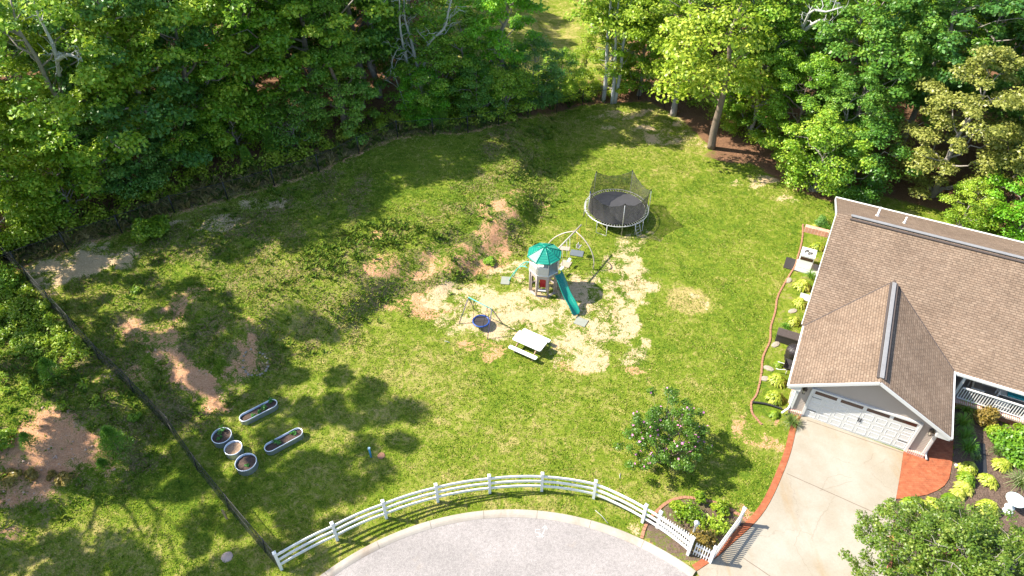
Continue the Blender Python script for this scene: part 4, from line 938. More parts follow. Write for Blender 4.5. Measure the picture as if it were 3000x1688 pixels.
# bare twiggy branches high on the upper right and upper left
bp = at(2290, 330); bp.z -= .3; yb = bp.y-5
bare_tree('dead_tree', 'dead grey tree with bare twigs over the right woods', at(2290, 330), [[Vector((0, 0, 0)), Vector((0, -.5, 5)), Vector(up(2330, 160, 0, yb+3))-at(2290, 330), Vector(up(2370, 40, 0, yb))-at(2290, 330), Vector(up(2420, 35, 0, yb-1))-at(2290, 330), Vector(up(2470, 20, 0, yb-1.5))-at(2290, 330)],
    [Vector(up(2345, 100, 0, yb+1.5))-at(2290, 330), Vector(up(2400, 60, 0, yb))-at(2290, 330), Vector(up(2440, 75, 0, yb-.5))-at(2290, 330)]], .16, M['bark_pale'])
bp = at(190, 480); yb = bp.y-4
bare_tree('dead_tree', 'dead grey tree with bare twigs over the left woods', bp, [[Vector((0, 0, 0)), Vector(up(185, 330, 0, yb+2))-bp, Vector(up(165, 165, 0, yb))-bp, Vector(up(135, 90, 0, yb))-bp, Vector(up(105, 25, 0, yb))-bp, Vector(up(90, -40, 0, yb))-bp], [Vector(up(168, 175, 0, yb))-bp, Vector(up(200, 160, 0, yb-.5))-bp, Vector(up(235, 175, 0, yb-1))-bp]], .15, M['bark_pale'])

# ------------------------------------------------------------------ small plants
def tuft_mesh(r, P, h, wd, nb, lean, zf=terr, dz=0.0):
    """nb blades at every point; h, lean per point; returns one mesh's data"""
    N = len(P)*nb; C = np.repeat(P, nb, 0); hh = np.repeat(h, nb)*(.6+.7*r.random(N))
    a = r.random(N)*2*math.pi; o = r.random(N)*np.repeat(wd, nb)*1.5
    bx = C[:, 0]+np.cos(a)*o; by = C[:, 1]+np.sin(a)*o; z = zf(bx, by)+dz
    d = np.stack([np.cos(a), np.sin(a)], 1); s = np.stack([-d[:, 1], d[:, 0]], 1)*(np.repeat(wd, nb)*.5)[:, None]
    L = (lean*hh*(.5+r.random(N)))[:, None]
    b0 = np.stack([bx-s[:, 0], by-s[:, 1], z-.02], 1); b1 = np.stack([bx+s[:, 0], by+s[:, 1], z-.02], 1)
    m_ = np.stack([bx, by, z+hh*.75], 1); m_[:, :2] += d*L*.45; t_ = np.stack([bx, by, z+hh], 1); t_[:, :2] += d*L
    sl = np.concatenate([s, np.zeros((N, 1))], 1)*.8
    V = np.stack([b0, b1, m_+sl, t_, m_-sl], 1).reshape(-1, 3)
    return V, np.arange(N*5).reshape(-1, 5)
def excluded(x, y):
    e = (np.hypot(x-CC[0], y-CC[1]) < CR+.30) | inpoly(x, y, DRIVE) | inpoly(x, y, PATIO)
    u, v = to_uv(x, y); e |= (u > 2.7) & (v > 27.1) & (v < 43) & ((u < 9.4) | (v > 31.2))
    d0 = abs(seg_sd(x, y, DL)); e |= d0 < .36
    return e
rg = np.random.default_rng(5)
n = 330000
yy = 9+(62-9)*rg.random(n)**1.15; xx = rg.uniform(-33, 25, n)
sa, cl_, ro, dr, mu_, li_ = masks(xx, yy)
f_ = seg_sd(xx, yy, FOREST)
px_, py_ = proj(xx, yy, 0)
patch = .5+.25*np.sin(xx*1.3+2*np.sin(yy*.9))+.25*np.sin(yy*1.9+1.7*np.sin(xx*1.1))
keep = ~excluded(xx, yy) & (sa < .42+.35*(patch-.5)+.2*rg.random(n)) & (cl_ < .4+.4*rg.random(n)*patch) & (mu_ < .3) & (li_ < .3) & (f_ < .3) & (px_ > -60) & (px_ < 3060) & (rg.random(n) < .35+.65*patch)
P = np.stack([xx, yy], 1)[keep]; rk = ro[keep]
V, Fq = tuft_mesh(rg, P, .022+.022*rg.random(len(P))+.05*rk, .035+.02*rg.random(len(P)), 3, 1.5)
tag(link('grass', np_mesh('grass', V, Fq, M['blade'])), 'short mown grass of the lawn', 'grass', kind='stuff')
# taller weeds on the bank, behind the fence and in the neighbour's rough
n = 30000
xx = rg.uniform(-33, 8, n); yy = rg.uniform(12, 60, n); sa, cl_, ro, dr, mu_, li_ = masks(xx, yy); f_ = seg_sd(xx, yy, FOREST); s_ = seg_sd(xx, yy, TOE); sd = seg_sd(xx, yy, SIDE_L)
patch = .5+.3*np.sin(xx*.9+2*np.sin(yy*.7))+.3*np.sin(yy*1.4+1.7*np.sin(xx*.8))
pr = np.where((f_ > .2) & (f_ < 3.2), .22, 0)+np.where((f_ <= .2) & (s_ > -1.0) & (s_ < 5) & (xx < 4), .12*patch, 0)+np.where((sd < 0) & (yy > 22.5), .45*patch, 0)+np.where((f_ <= .2) & (s_ >= 5) & (xx < -14), .06, 0)
# the dense weed band on the bank
pr = np.maximum(pr, .95*ell(xx, yy, 1130, 690, 140, 36)); pr = np.maximum(pr, .7*ell(xx, yy, 960, 760, 90, 50))
keep = (rg.random(n) < pr) & (cl_ < .55) & (sa < .6) & ~excluded(xx, yy)
P = np.stack([xx, yy], 1)[keep]
hh = .14+.14*rg.random(len(P))+.16*(f_[keep] > .2)
V, Fq = tuft_mesh(rg, P, hh, .05+.03*rg.random(len(P)), 9, .9)
tag(link('weeds', np_mesh('weeds', V, Fq, M['weed'])), 'tall weeds on the bank and along the black fence', 'weeds', kind='stuff')
n = 15000
xx = rg.uniform(-33, -6, n); yy = rg.uniform(30, 60, n); f_ = seg_sd(xx, yy, FOREST); pt2 = fbm(xx, yy, .5, 77)
keep = (f_ > .15) & (f_ < 2.8) & (rg.random(n) < 1.0*(pt2-.25))
P = np.stack([xx, yy], 1)[keep]; V, Fq = tuft_mesh(rg, P, .22+.3*rg.random(len(P)), .04+.02*rg.random(len(P)), 8, .8)
tag(link('dry_grass', np_mesh('dry_grass', V, Fq, M['dry_weed'])), 'straw coloured tall grass between the black fence and the woods', 'grass', kind='stuff')
# undergrowth along the fence and inside the woods' edge
def bush_cloud(r, pts, rad, per, leaf): return leaves(r, pts, rad, per, leaf)
k = 520; xx = rg.uniform(-36, 24, 9000); yy = rg.uniform(30, 66, 9000); f_ = seg_sd(xx, yy, FOREST); lw = np.hypot((xx-1.5)/9.5, (yy-71)/12)
ok = (f_ > np.where(xx < -10, 1.5, .9)) & (f_ < 5.5) & (lw > 1) & (rg.random(9000) < np.where(f_ < 3, .75, .3)) & ~((xx > 9) & (f_ < 2.4)); xx = xx[ok][:k]; yy = yy[ok][:k]
c = np.stack([xx, yy, terr(xx, yy)+.25+.5*rg.random(len(xx))], 1); rr = .35+.45*rg.random(len(xx)); rad = np.stack([rr, rr, rr*.8], 1)
V, Fq = bush_cloud(rg, c, rad, 70, .17)
tag(link('undergrowth', np_mesh('undergrowth', V, Fq, M['lf_yel'])), 'leafy undergrowth along the back fence', 'undergrowth', kind='stuff')
xx = rg.uniform(-32, -14, 5000); yy = rg.uniform(22, 36.5, 5000); sd = seg_sd(xx, yy, SIDE_L); cl0 = masks(xx, yy)[1]
ok = (sd < -.3) & (cl0 < .4) & (rg.random(5000) < np.where(yy > 25.5, .55, .05)); xx = xx[ok][:340]; yy = yy[ok][:340]
c = np.stack([xx, yy, terr(xx, yy)+.12+.3*rg.random(len(xx))], 1); rr = .18+.32*rg.random(len(xx)); rad = np.stack([rr, rr, rr*.8], 1)
V, Fq = bush_cloud(rg, c, rad, 60, .13)
tag(link('undergrowth', np_mesh('brambles', V, Fq, M['lf_lime'])), 'bright low brambles on the bank left of the mesh fence', 'undergrowth', kind='stuff')
# clods and stones on the bare slope, pebbles
n = 2600; xx = rg.uniform(-27, -13, n); yy = rg.uniform(17, 34, n); cl0 = masks(xx, yy)[1]; sd = seg_sd(xx, yy, SIDE_L); keep = (cl0 > .4) & (rg.random(n) < np.where(sd < 0, .8, .3)); xx = xx[keep]; yy = yy[keep]
V = []; Fl = []
octv = np.array([(1, 0, 0), (0, 1, 0), (-1, 0, 0), (0, -1, 0), (0, 0, 1), (0, 0, -1)], float); octf = np.array([(0, 1, 4), (1, 2, 4), (2, 3, 4), (3, 0, 4), (1, 0, 5), (2, 1, 5), (3, 2, 5), (0, 3, 5)])
zz = terr(xx, yy); s0 = .02+.06*rg.random(len(xx))**2
V = (octv[None]*(.6+.8*rg.random((len(xx), 6, 1)))*s0[:, None, None]*np.array([1, 1, .7])+np.stack([xx, yy, zz], 1)[:, None]).reshape(-1, 3)
Fl = (octf[None]+6*np.arange(len(xx))[:, None, None]).reshape(-1, 3)
tag(link('rubble', np_mesh('rubble', V, Fl, plain('clay clods', (.50, .34, .25), .95, .35, 1.5))), 'clay clods and pebbles on the bare slopes', 'rubble', kind='stuff')
# fallen leaves and sticks
def shrub(name, label, px, py, r_, h, mat, per=130, ncl=12, leaf=.11, group=None, cat='shrub', dz=0.0, seed=None, pos=None):
    p = at(px, py) if pos is None else Vector(pos); r = np.random.default_rng(seed if seed is not None else int(px*7+py))
    c = []; 
    for i in range(ncl):
        a = r.random()*6.28; q = r.random()**.6; z = h*(.25+.75*r.random()*(1-.55*q*q)); c.append((math.cos(a)*r_*q*.72, math.sin(a)*r_*q*.72, z*.8))
    rc = r_*.40*(.8+.5*r.random(ncl)); rad = np.stack([rc, rc, np.minimum(rc*.8, h*.32)], 1)
    t = thing(name, label, cat, p+Vector((0, 0, dz)), 0, group)
    V, Fq = leaves(r, np.array(c), rad, per, leaf, .5, .2); link('foliage', np_mesh('foliage', V, Fq, M[mat]), t)
    b = MB()
    for i in range(0, ncl, 2):
        q, q2 = limb(r, (0, 0, -.05), c[i], .02+.012*h, .006, 3, .2); b.tube(q, q2, 5, False)
    b.build('stem', M['bark_brown'], t); return t
shrub('shrub', 'vivid green bushy shrub at the end of the bare gravel strip', 452, 690, 1.25, 1.5, 'lf_lime', 230, 26, .17)
def needle_tree(px, py, h, R, label, mat='lf_pine', group='young pines'):
    p = at(px, py); r = np.random.default_rng(int(px+py)); t = thing('pine_sapling', label, 'pine sapling', p, 0, group)
    n = int(2600*max(.5, h/1.6)); tt = r.random(n)**.8; a = r.random(n)*6.28+0; w_ = int(7); a = np.round(a/(6.28/9)+.3*r.normal(size=n))*(6.28/9)+tt*9
    q = r.random(n)**.6; rr = R*(1.02-tt)**.7*q
    c = np.stack([np.cos(a)*rr, np.sin(a)*rr, h*(.08+.92*tt)-rr*.12], 1)
    d = np.stack([np.cos(a), np.sin(a), np.full(n, .7)], 1)+r.normal(size=(n, 3))*.55; d /= np.linalg.norm(d, axis=1)[:, None]
    s = np.cross(d, r.normal(size=(n, 3))); s /= np.linalg.norm(s, axis=1)[:, None]; L = .16*max(.7, h/1.6)*(.6+.6*r.random(n))[:, None]
    V = np.stack([c-s*.014, c+s*.014, c+d*L], 1).reshape(-1, 3); link('foliage', np_mesh('foliage', V, np.arange(3*n).reshape(-1, 3), M[mat]), t)
    b = MB(); b.tube([(0, 0, -.1), (0, 0, h*.6), (0, 0, h)], [.03, .02, .006], 6)
    for i in range(14):
        a_ = i*2.4; z = h*(.15+.055*i); q_ = R*(1.0-z/h)**.7*.9; b.tube([(0, 0, z), (math.cos(a_)*q_, math.sin(a_)*q_, z+.05)], [.012, .004], 4, False)
    b.build('stem', M['bark_brown'], t)
for a in [(350, 1325, 1.9, .85, 'largest round young pine on the bare bank beside the mesh fence'), (90, 1305, .95, .45, 'small young pine at the left edge of the bare bank'), (305, 1368, .6, .35, 'tiny young pine below the largest pine on the bare bank'), (160, 1110, 1.5, .65, 'pale young pine among brambles left of the mesh fence'),
          (800, 455, 2.1, .7, 'upright young pine just behind the black fence'), (730, 490, 1.6, .55, 'shorter young pine behind the black fence left of the upright one'), (1290, 375, 1.9, .7, 'pale tipped young pine behind the fence below the bare tree'), (1215, 360, 1.7, .8, 'bushy young pine at the foot of the pale bare tree')]: needle_tree(*a)
for px, py, r_, h, m_, lb in [(10, 1300, .75, .9, 'lf_lime', 'lime green bush at the left edge beside the bare bank'), (20, 830, 1.2, 1.4, 'lf_mid', 'green bush in the corner outside the mesh fence'), (95, 1000, .9, .8, 'lf_lime', 'bright yellow green bush on the bank above the brambles'), (140, 905, .6, .7, 'lf_lime', 'pale green sapling bush against the mesh fence'), (100, 1390, .4, .4, 'lf_autumn', 'low greenish weed clump on the bare bank'), (190, 1405, .45, .4, 'lf_autumn', 'rust coloured weed clump low on the bare bank'), (35, 1400, .5, .4, 'lf_autumn', 'rust coloured weed clump at the left edge'), (150, 1395, .25, .3, 'lf_autumn', 'small rust coloured weed on the bare bank'), (400, 855, .28, .3, 'lf_lime', 'small bright weed on the upper lawn near the mesh fence'), (395, 1225, .35, .35, 'lf_lime', 'small lime weed just outside the mesh fence'), (1440, 770, .5, .4, 'lf_mid', 'low green clump on the clay bank beside the climber')]:
    shrub('bush', lb, px, py, r_, h, m_, 110, 12, .13, group='bushes outside the fence' if px < 300 else None)

# hostas, lilies
def rosette(seed, R, h, n, wd, m, fold=.3, kind='hosta'):
    r = np.random.default_rng(seed); V = []; Fc = []
    for i in range(n):
        a = i*2.39996+r.normal()*.25; q = math.sqrt((i+.5)/n); K = 4 if kind == 'lily' else 3
        d = Vector((math.cos(a), math.sin(a), 0)); s = Vector((-d.y, d.x, 0)); b = len(V)
        if kind == 'lily': L = R*(.45+.6*q)
        else: L = .20*(.75+.5*r.random())
        o = d*(R*.72*q*(.9+.2*r.random())) if kind != 'lily' else d*.04*q; zt = h*(1-.75*q**2.2)
        for k in range(K+1):
            t = k/K
            if kind == 'lily': z = h*(math.sin(t*2.2)*(1.05-.7*q)+.03)-.25*h*t*t*q; x = L*t; wv = wd*(1-t*.9)
            else: z = zt*(.9+.14*math.sin(t*2.6))-t*t*.10*(.4+q)+.02; x = L*t*(.55+.45*q)-.05; wv = wd*math.sin(math.pi*min(.97, t*.85+.12))**.8
            c = o+d*x; V += [(c.x-s.x*wv, c.y-s.y*wv, z+fold*wv), (c.x, c.y, z), (c.x+s.x*wv, c.y+s.y*wv, z+fold*wv)]
        for k in range(K):
            e = b+3*k; Fc += [(e, e+1, e+4, e+3), (e+1, e+2, e+5, e+4)]
    return np_mesh('leaves', np.array(V), np.array(Fc), m)
HM = [rosette(s, .50, .45, 170, .048, M['lf_hosta']) for s in (1, 2, 3)]
LM = [rosette(s, .7, .85, 90, .022, M['lf_lily'], .1, 'lily') for s in (4, 5)]
def clump(name, label, px, py, sc, mesh, m=None, group=None, cat='plant'):
    t = thing(name, label, cat, at(px, py), random.uniform(0, 6.28), group); t.scale = (sc*random.uniform(.88, 1.15), sc*random.uniform(.88, 1.15), sc*random.uniform(.8, 1.2))
    o = link('leaves', mesh, t)
    if m: set_mat(o, m)
    b = MB(); b.lathe([(.07, -.03), (.05, .12), (.0, .14)], 8); b.build('stem_base', M['lf_seed'], t); return t
for i, (px, py, sc, lb) in enumerate([(2395, 726, .95, 'hosta between the low brick wall and the air conditioner'), (2349, 842, 1.05, 'hosta below the grassy clump beside the house wall'), (2342, 893, .9, 'hosta above the stone slab by the house wall'), (2324, 946, .85, 'hosta just above the black storage box'),
        (2281, 1070, .6, 'narrow hosta left of the black wheelbarrow'), (2276, 1118, 1.05, 'large hosta below the wheelbarrow'), (2268, 1170, 1.08, 'large hosta just above the black drain pipe'), (2268, 1217, .62, 'small yellow hosta below the black drain pipe'),
        (2385, 668, .6, 'small pale hosta above the low brick wall')]):
    clump('hosta', lb, px, py, sc, HM[i % 3], M['lf_lime'] if i in (4, 7) else None, 'hostas along the side wall')
for i, (px, py, sc, lb) in enumerate([(2836, 1377, .95, 'round hosta near the corner of the bed, under the dark leafy bush'), (2816, 1372, .55, 'hosta at the top of the curved row beside the patio'), (2828, 1410, .95, 'second hosta down the curved row beside the patio'), (2822, 1432, .9, 'third hosta down the curved row beside the patio'), (2806, 1450, .85, 'fourth hosta down the curved row beside the patio'), (2780, 1465, .8, 'fifth hosta down the curved row beside the patio'),
        (2735, 1480, .85, 'hosta below the patio curve, right of its middle'), (2700, 1486, .85, 'hosta below the middle of the patio curve'), (2665, 1482, .9, 'hosta at the lower left end of the curved row'), (2892, 1412, .95, 'round hosta right of the curved row'), (2934, 1366, .95, 'round hosta below the big leafy bush'), (2892, 1495, 1.1, 'large lone hosta left of the bird bath'), (2962, 1330, .01, 'x')]):
    if lb != 'x': clump('hosta', lb, px, py, sc, HM[i % 3], M['lf_lime'] if i in (2, 5, 8) else None, 'hostas in the front bed')
for i, (px, py, sc, lb) in enumerate([(2372, 814, .75, 'dark grassy clump just below the air conditioner'), (2420, 672, .55, 'dark grassy clump at the top of the side bed'), (2318, 1242, .85, 'spiky striped clump at the garage corner by the driveway'), (2824, 1205, 1.0, 'dark fern clump under the porch rail'), (2815, 1245, 1.0, 'dark fern clump in the middle of the shaded row'), (2822, 1285, 1.0, 'dark fern clump near the lower end of the shaded row'), (2830, 1322, 1.0, 'lowest dark fern clump beside the patio'),
        (2890, 1590, .75, 'pale striped clump near the corner of the front lawn'), (2916, 1330, .6, 'pale striped clump beside the dark stepping stones'), (2980, 1420, 1.0, 'wide striped grass clump at the right edge of the bed'), (2860, 1345, .4, 'tiny striped clump beside the dark walk'), (2300, 960, .5, 'green grassy clump beside the storage box'), (2330, 1150, .35, 'tiny green clump at the foot of the brick base')]):
    clump('fern_clump' if 'fern' in lb else 'grassy_clump', lb, px, py, sc, LM[i % 2], M['lf_pine'] if ('dark' in lb or 'green' in lb) and 'striped' not in lb else None, 'grassy clumps by the house')
shrub('shrub', 'dark bluish round shrub above the low brick wall', 2404, 655, .55, .7, 'lf_blue', 150, 12, .08)
shrub('shrub', 'big glossy leafy bush at the right edge below the porch', 2985, 1318, 1.35, 1.2, 'lf_mid', 240, 24, .15)
shrub('shrub', 'bronze leaved shrub against the porch railing', 2886, 1235, .72, 1.0, 'lf_autumn', 130, 14, .13)
shrub('shrub', 'olive shrub between the bronze shrub and the brick foundation', 2918, 1275, .6, .8, 'lf_yel', 120, 12, .13)
shrub('shrub', 'yellow green sprig of a shrub against the brick foundation', 2990, 1255, .5, .9, 'lf_lime', 100, 8, .13)

# rose of sharon with pink flowers: open, branching, leafy ends
def flower_tree():
    p = at(1935, 1352); r = np.random.default_rng(3); t = thing('flowering_shrub', 'tall open shrub with pink flowers on the lawn left of the driveway', 'shrub', p)
    cen = [(-.3, .9, 2.6), (.5, 1.1, 2.7), (1.2, .9, 2.4), (-1.0, .7, 2.3), (-1.5, .1, 1.9), (-.6, .1, 2.9), (.3, .3, 3.0), (1.1, .1, 2.7), (1.7, .3, 2.1), (-1.3, -.6, 1.6), (-.3, -.7, 2.2), (.5, -.6, 2.5), (1.4, -.6, 2.0), (-.8, -1.1, 1.6), (.1, -1.2, 1.7), (.9, -1.2, 1.7), (-1.7, .6, 1.6), (1.9, -.1, 1.5), (0, .7, 3.2), (-.9, 1.3, 1.7), (.7, 1.6, 1.9), (-.1, 1.7, 1.7), (1.5, 1.2, 1.6), (-1.2, -.1, 2.4), (.8, .6, 3.0)]
    b = MB(); cs = []; rad = []; fl = []
    for c in cen:
        q, q2 = limb(r, (r.normal()*.06, r.normal()*.06, -.1), c, .038, .010, 6, .12, .06); b.tube(q, q2, 5, False)
        for _ in range(4):
            e = Vector(c)+Vector(r.normal(size=3))*.38; q3, q4 = limb(r, q[r.integers(3, 6)], e, .012, .005, 3, .15); b.tube(q3, q4, 4, False)
            cs.append(tuple(e)); rad.append((.25, .25, .19))
            for _ in range(3):
                d = Vector(r.normal(size=3)); d.z = abs(d.z); fl.append(e+d.normalized()*.24)
    V, Fq = leaves(r, np.array(cs), np.array(rad)*1.3, 165, .105, .45, .1); link('foliage', np_mesh('foliage', V, Fq, M['lf_rose']), t); b.build('stem', M['bark_brown'], t); t.scale = (.9, .9, .92)
    fm = []
    for q in range(3):
        V_ = [(0, 0, 0)]+[((1.15 if k % 2 == 0 else .6)*math.cos(k*math.pi/5), (1.15 if k % 2 == 0 else .6)*math.sin(k*math.pi/5), .25+.1*q) for k in range(10)]
        fm.append(np_mesh('flower', np.array(V_), np.array([(0, 1+k, 1+(k+1) % 10) for k in range(10)]), M['petal']))
    for i in r.permutation(len(fl))[:100]:
        o = link('flower', fm[i % 3], t); o.location = fl[i]; R_ = r.uniform(.05, .08); o.scale = (R_, R_, R_)
        n_ = Vector(r.normal(size=3)); n_.z = abs(n_.z)+.6; o.rotation_euler = n_.to_track_quat('Z', 'Y').to_euler()
flower_tree()
# rose bed by the picket fence
for i, (px, py, r_, h, m_, lb) in enumerate([(2020, 1520, .9, .9, 'lf_lime', 'largest yellow green rose bush behind the white lamp post'), (2090, 1545, .8, .8, 'lf_yel', 'rose bush against the picket fence panel by the driveway'), (1985, 1495, .45, .6, 'lf_lime', 'small rose bush at the upper left of the rose bed'), (2110, 1500, .5, .7, 'lf_lime', 'rose bush near the top of the driveway picket fence'), (2060, 1590, .7, .7, 'lf_autumn', 'reddish rose bush below the white lamp post'), (2045, 1470, .3, .9, 'lf_lime', 'tall thin rose shoot at the top of the rose bed')]):
    shrub('rose_bush', lb, px, py, r_, h, m_, 60, 12, .12, group='rose bushes by the picket fence')
# near tree over the driveway, lower right
def near_tree():
    p = Vector((17.6, 13.2, 0)); r = np.random.default_rng(9); t = thing('dogwood_tree', 'broad young tree over the lower right of the driveway with light green leaves', 'tree', p)
    cs = []; rad = []; b = MB(); b.tube([(0, 0, -.2), (.05, .02, .9), (.1, 0, 1.6)], [.16, .12, .10], 8)
    for i in range(60):
        a = i*2.399; q = math.sqrt((i+.5)/60); R_ = 3.15*(1+.12*math.sin(3*a)); c = Vector((math.cos(a)*q*R_, math.sin(a)*q*R_, 2.0+2.3*(1-q**1.8)+.25*r.normal()))
        q1, q2 = limb(r, (.1, 0, 1.2+.3*r.random()), c, .05, .014, 6, .14, .05); b.tube(q1, q2, 5, False)
        for _ in range(9):
            e = c+Vector((r.normal()*.42, r.normal()*.42, r.normal()*.25)); q3, q4 = limb(r, q1[r.integers(3, 7)], e, .013, .005, 3, .15); b.tube(q3, q4, 4, False); cs.append(tuple(e)); rad.append((.30, .30, .15))
    V, Fq = leaves(r, np.array(cs), np.array(rad), 88, .115, .55, .2, .6); link('crown', np_mesh('crown', V, Fq, M['lf_dog']), t); b.build('trunk', M['bark_grey'], t)
near_tree()
# ------------------------------------------------------------------ white rail fence
def post_mb(h=1.45, w_=.127):
    b = MB(); b.box((0, 0, h/2-.1), (w_, w_, h+.2)); b.box((0, 0, h+.01), (w_+.03, w_+.03, .025)); t = w_/2+.012; z = h+.0225
    b.add([(-t, -t, z), (t, -t, z), (t, t, z), (-t, t, z), (0, 0, z+.06)], [(0, 1, 4), (1, 2, 4), (2, 3, 4), (3, 0, 4)]); return b
WP = [atz(*p) for p in [(825, 1668), (988, 1582), (1132, 1518), (1283, 1470), (1435, 1444), (1587, 1438), (1739, 1460), (1882, 1530), (2015, 1625)]]
rf = thing('rail_fence', 'white three rail fence curving round the turning circle', 'fence', WP[4])
o0 = WP[4]; me0 = None
for i, p in enumerate(WP):
    d = (WP[min(i+1, 8)]-WP[max(i-1, 0)]); rz = math.atan2(d.y, d.x)
    if me0 is None: o = post_mb().build('post', M['white'], rf); me0 = o.data
    else: o = link('post', me0, rf)
    o.location = p-o0; o.rotation_euler = (0, 0, rz)
for i in range(8):
    for z in (.40, .80, 1.20):
        b = MB(); a = WP[i]-o0; c = WP[i+1]-o0; a = a+Vector((0, 0, z)); c = c+Vector((0, 0, z)); mid = (a+c)/2; nrm = Vector((0, 0, 1)).cross(c-a).normalized()
        if nrm.dot(mid+o0-Vector((*CC, 0))) < 0: nrm = -nrm
        dd = (c-a).normalized(); mid += nrm*.055                  # the rails bow slightly with the curve
        P = [a+dd*.05]+[a.lerp(c, t)+nrm*.055*(1-(2*t-1)**2) for t in (.25, .5, .75)]+[c-dd*.05]
        for q1, q2 in zip(P[:-1], P[1:]): b.bar(q1, q2, .045, .14)
        b.build('rail', M['white'], rf)
# picket panels
def picket(name, label, a, c, n, h, solid_rail=True, posts=(1, 1)):
    a = Vector(a); c = Vector(c); t = thing(name, label, 'fence', a); d = c-a; L = d.length; rz = math.atan2(d.y, d.x); t.rotation_euler = (0, 0, rz)
    for k, x in enumerate((0, L)):
        if posts[k]: o = post_mb(h+.12).build('post', M['white'], t); o.location = (x, 0, 0)
    for z in (.28, h-.28):
        b = MB(); b.box((L/2, 0, z), (L-.1, .045, .09)); b.build('rail', M['white'], t)
    pm = None
    for k in range(n):
        x = (k+.75)*L/(n+.5)
        if pm is None:
            b = MB(); b.box((0, 0, h/2), (.045, .03, h-.08)); b.add([(-.0225, -.015, h-.04), (.0225, -.015, h-.04), (.0225, .015, h-.04), (-.0225, .015, h-.04), (0, 0, h+.02)], [(0, 1, 4), (1, 2, 4), (2, 3, 4), (3, 0, 4)]); o = b.build('picket', M['white'], t); pm = o.data
        else: o = link('picket', pm, t)
        o.location = (x, -.03, 0)
    return t
pa = atz(1920, 1552); pb = atz(2020, 1618); pc = atz(2080, 1648)+Vector((0, 0, 0)); pdv = atz(2163, 1535)
out = (Vector((pb.y-pa.y, -(pb.x-pa.x), 0))).normalized()
picket('picket_fence', 'white picket panel just behind the last span of the rail fence', pa-out*.14, pb-out*.14, 15, 1.20, posts=(1, 0))
picket('picket_fence', 'short white picket panel between the rail fence end post and the driveway', pb+Vector((.08, -.05, 0)), pc, 7, 1.05, posts=(0, 0))
picket('picket_fence', 'white picket panel running along the brick edge of the driveway', pc, pdv, 22, 1.20)
lp = thing('lamp_post', 'short white post lamp standing in the rose bed', 'lamp post', at(2028, 1572))
b = MB(); b.lathe([(.05, -.05), (.05, .95), (.075, .97), (.075, 1.02)], 14); b.build('pole', M['white'], lp)
b = MB(); b.lathe([(.06, 1.02), (.085, 1.06), (.085, 1.20), (.13, 1.21), (.03, 1.31), (0, 1.33)], 14); b.build('lamp_head', M['white'], lp)

# ------------------------------------------------------------------ black wire fences
def wire_fence(name, label, posts, hgt, mesh_mat, post_r, rails, extra=None, lean=(0, 0)):
    o_ = Vector(posts[0]); t = thing(name, label, 'fence', o_); pm = None; tops = []
    for p in posts:
        p = Vector(p)-o_
        if pm is None:
            b = MB(); b.tube([(0, 0, -.3), (lean[0], lean[1], hgt+.06)], post_r, 6); o = b.build('post', M['black'], t); pm = o.data
        else: o = link('post', pm, t)
        o.location = p
    b = MB(); rb = [MB() for _ in rails]
    for p, q in zip(posts[:-1], posts[1:]):
        p = Vector(p); q = Vector(q); n_ = 6
        for k in range(n_):
            a = p.lerp(q, k/n_); c = p.lerp(q, (k+1)/n_); a.z = tz(a.x, a.y); c.z = tz(c.x, c.y)
            sg1 = -.06*math.sin(math.pi*k/n_); sg2 = -.06*math.sin(math.pi*(k+1)/n_); le = Vector((lean[0], lean[1], 0))
            a -= o_; c -= o_
            b.quad(a+Vector((0, 0, .02)), c+Vector((0, 0, .02)), c+le+Vector((0, 0, hgt+sg2)), a+le+Vector((0, 0, hgt+sg1)))
            for rbx, (z, r_) in zip(rb, rails):
                f = z/hgt; rbx.tube([a+le*f+Vector((0, 0, z+sg1*f)), c+le*f+Vector((0, 0, z+sg2*f))], r_, 4, False)
    b.build('mesh_panel', mesh_mat, t)
    for rbx in rb: rbx.build('top_wire', M['black'], t)
    return t
fp = [Vector((x, y, tz(x, y))) for x, y in FENCE_B]
# put the missing posts of the double spans back in
i = 0; fpp = []
for p, q in zip(fp[:-1], fp[1:]):
    fpp.append(p)
    if (q-p).length > 4.4: m_ = (p+q)/2; m_.z = tz(m_.x, m_.y); fpp.append(m_)
fpp.append(fp[-1])
for px, py in [(1870, 292), (1945, 318)]: fpp.append(at(px, py))
wire_fence('wire_fence', 'long black wire mesh fence between the lawn and the woods', fpp, 1.35, M['mesh'], .04, [(1.35, .022)])
sp = []; acc = 0
SL = [Vector(p) for p in SIDE_F]; last = None
for p in SL:
    p.z = tz(p.x, p.y)
for k, p in enumerate(SL):
    if last is None or (p-last).length > 2.6 or k == len(SL)-1: sp.append(p); last = p
wire_fence('mesh_fence', 'black woven mesh fence running down the left side of the yard to the white fence', sp, 1.12, M['silt'], .03, [(1.12, .016), (.58, .010)], lean=(.14, .04))

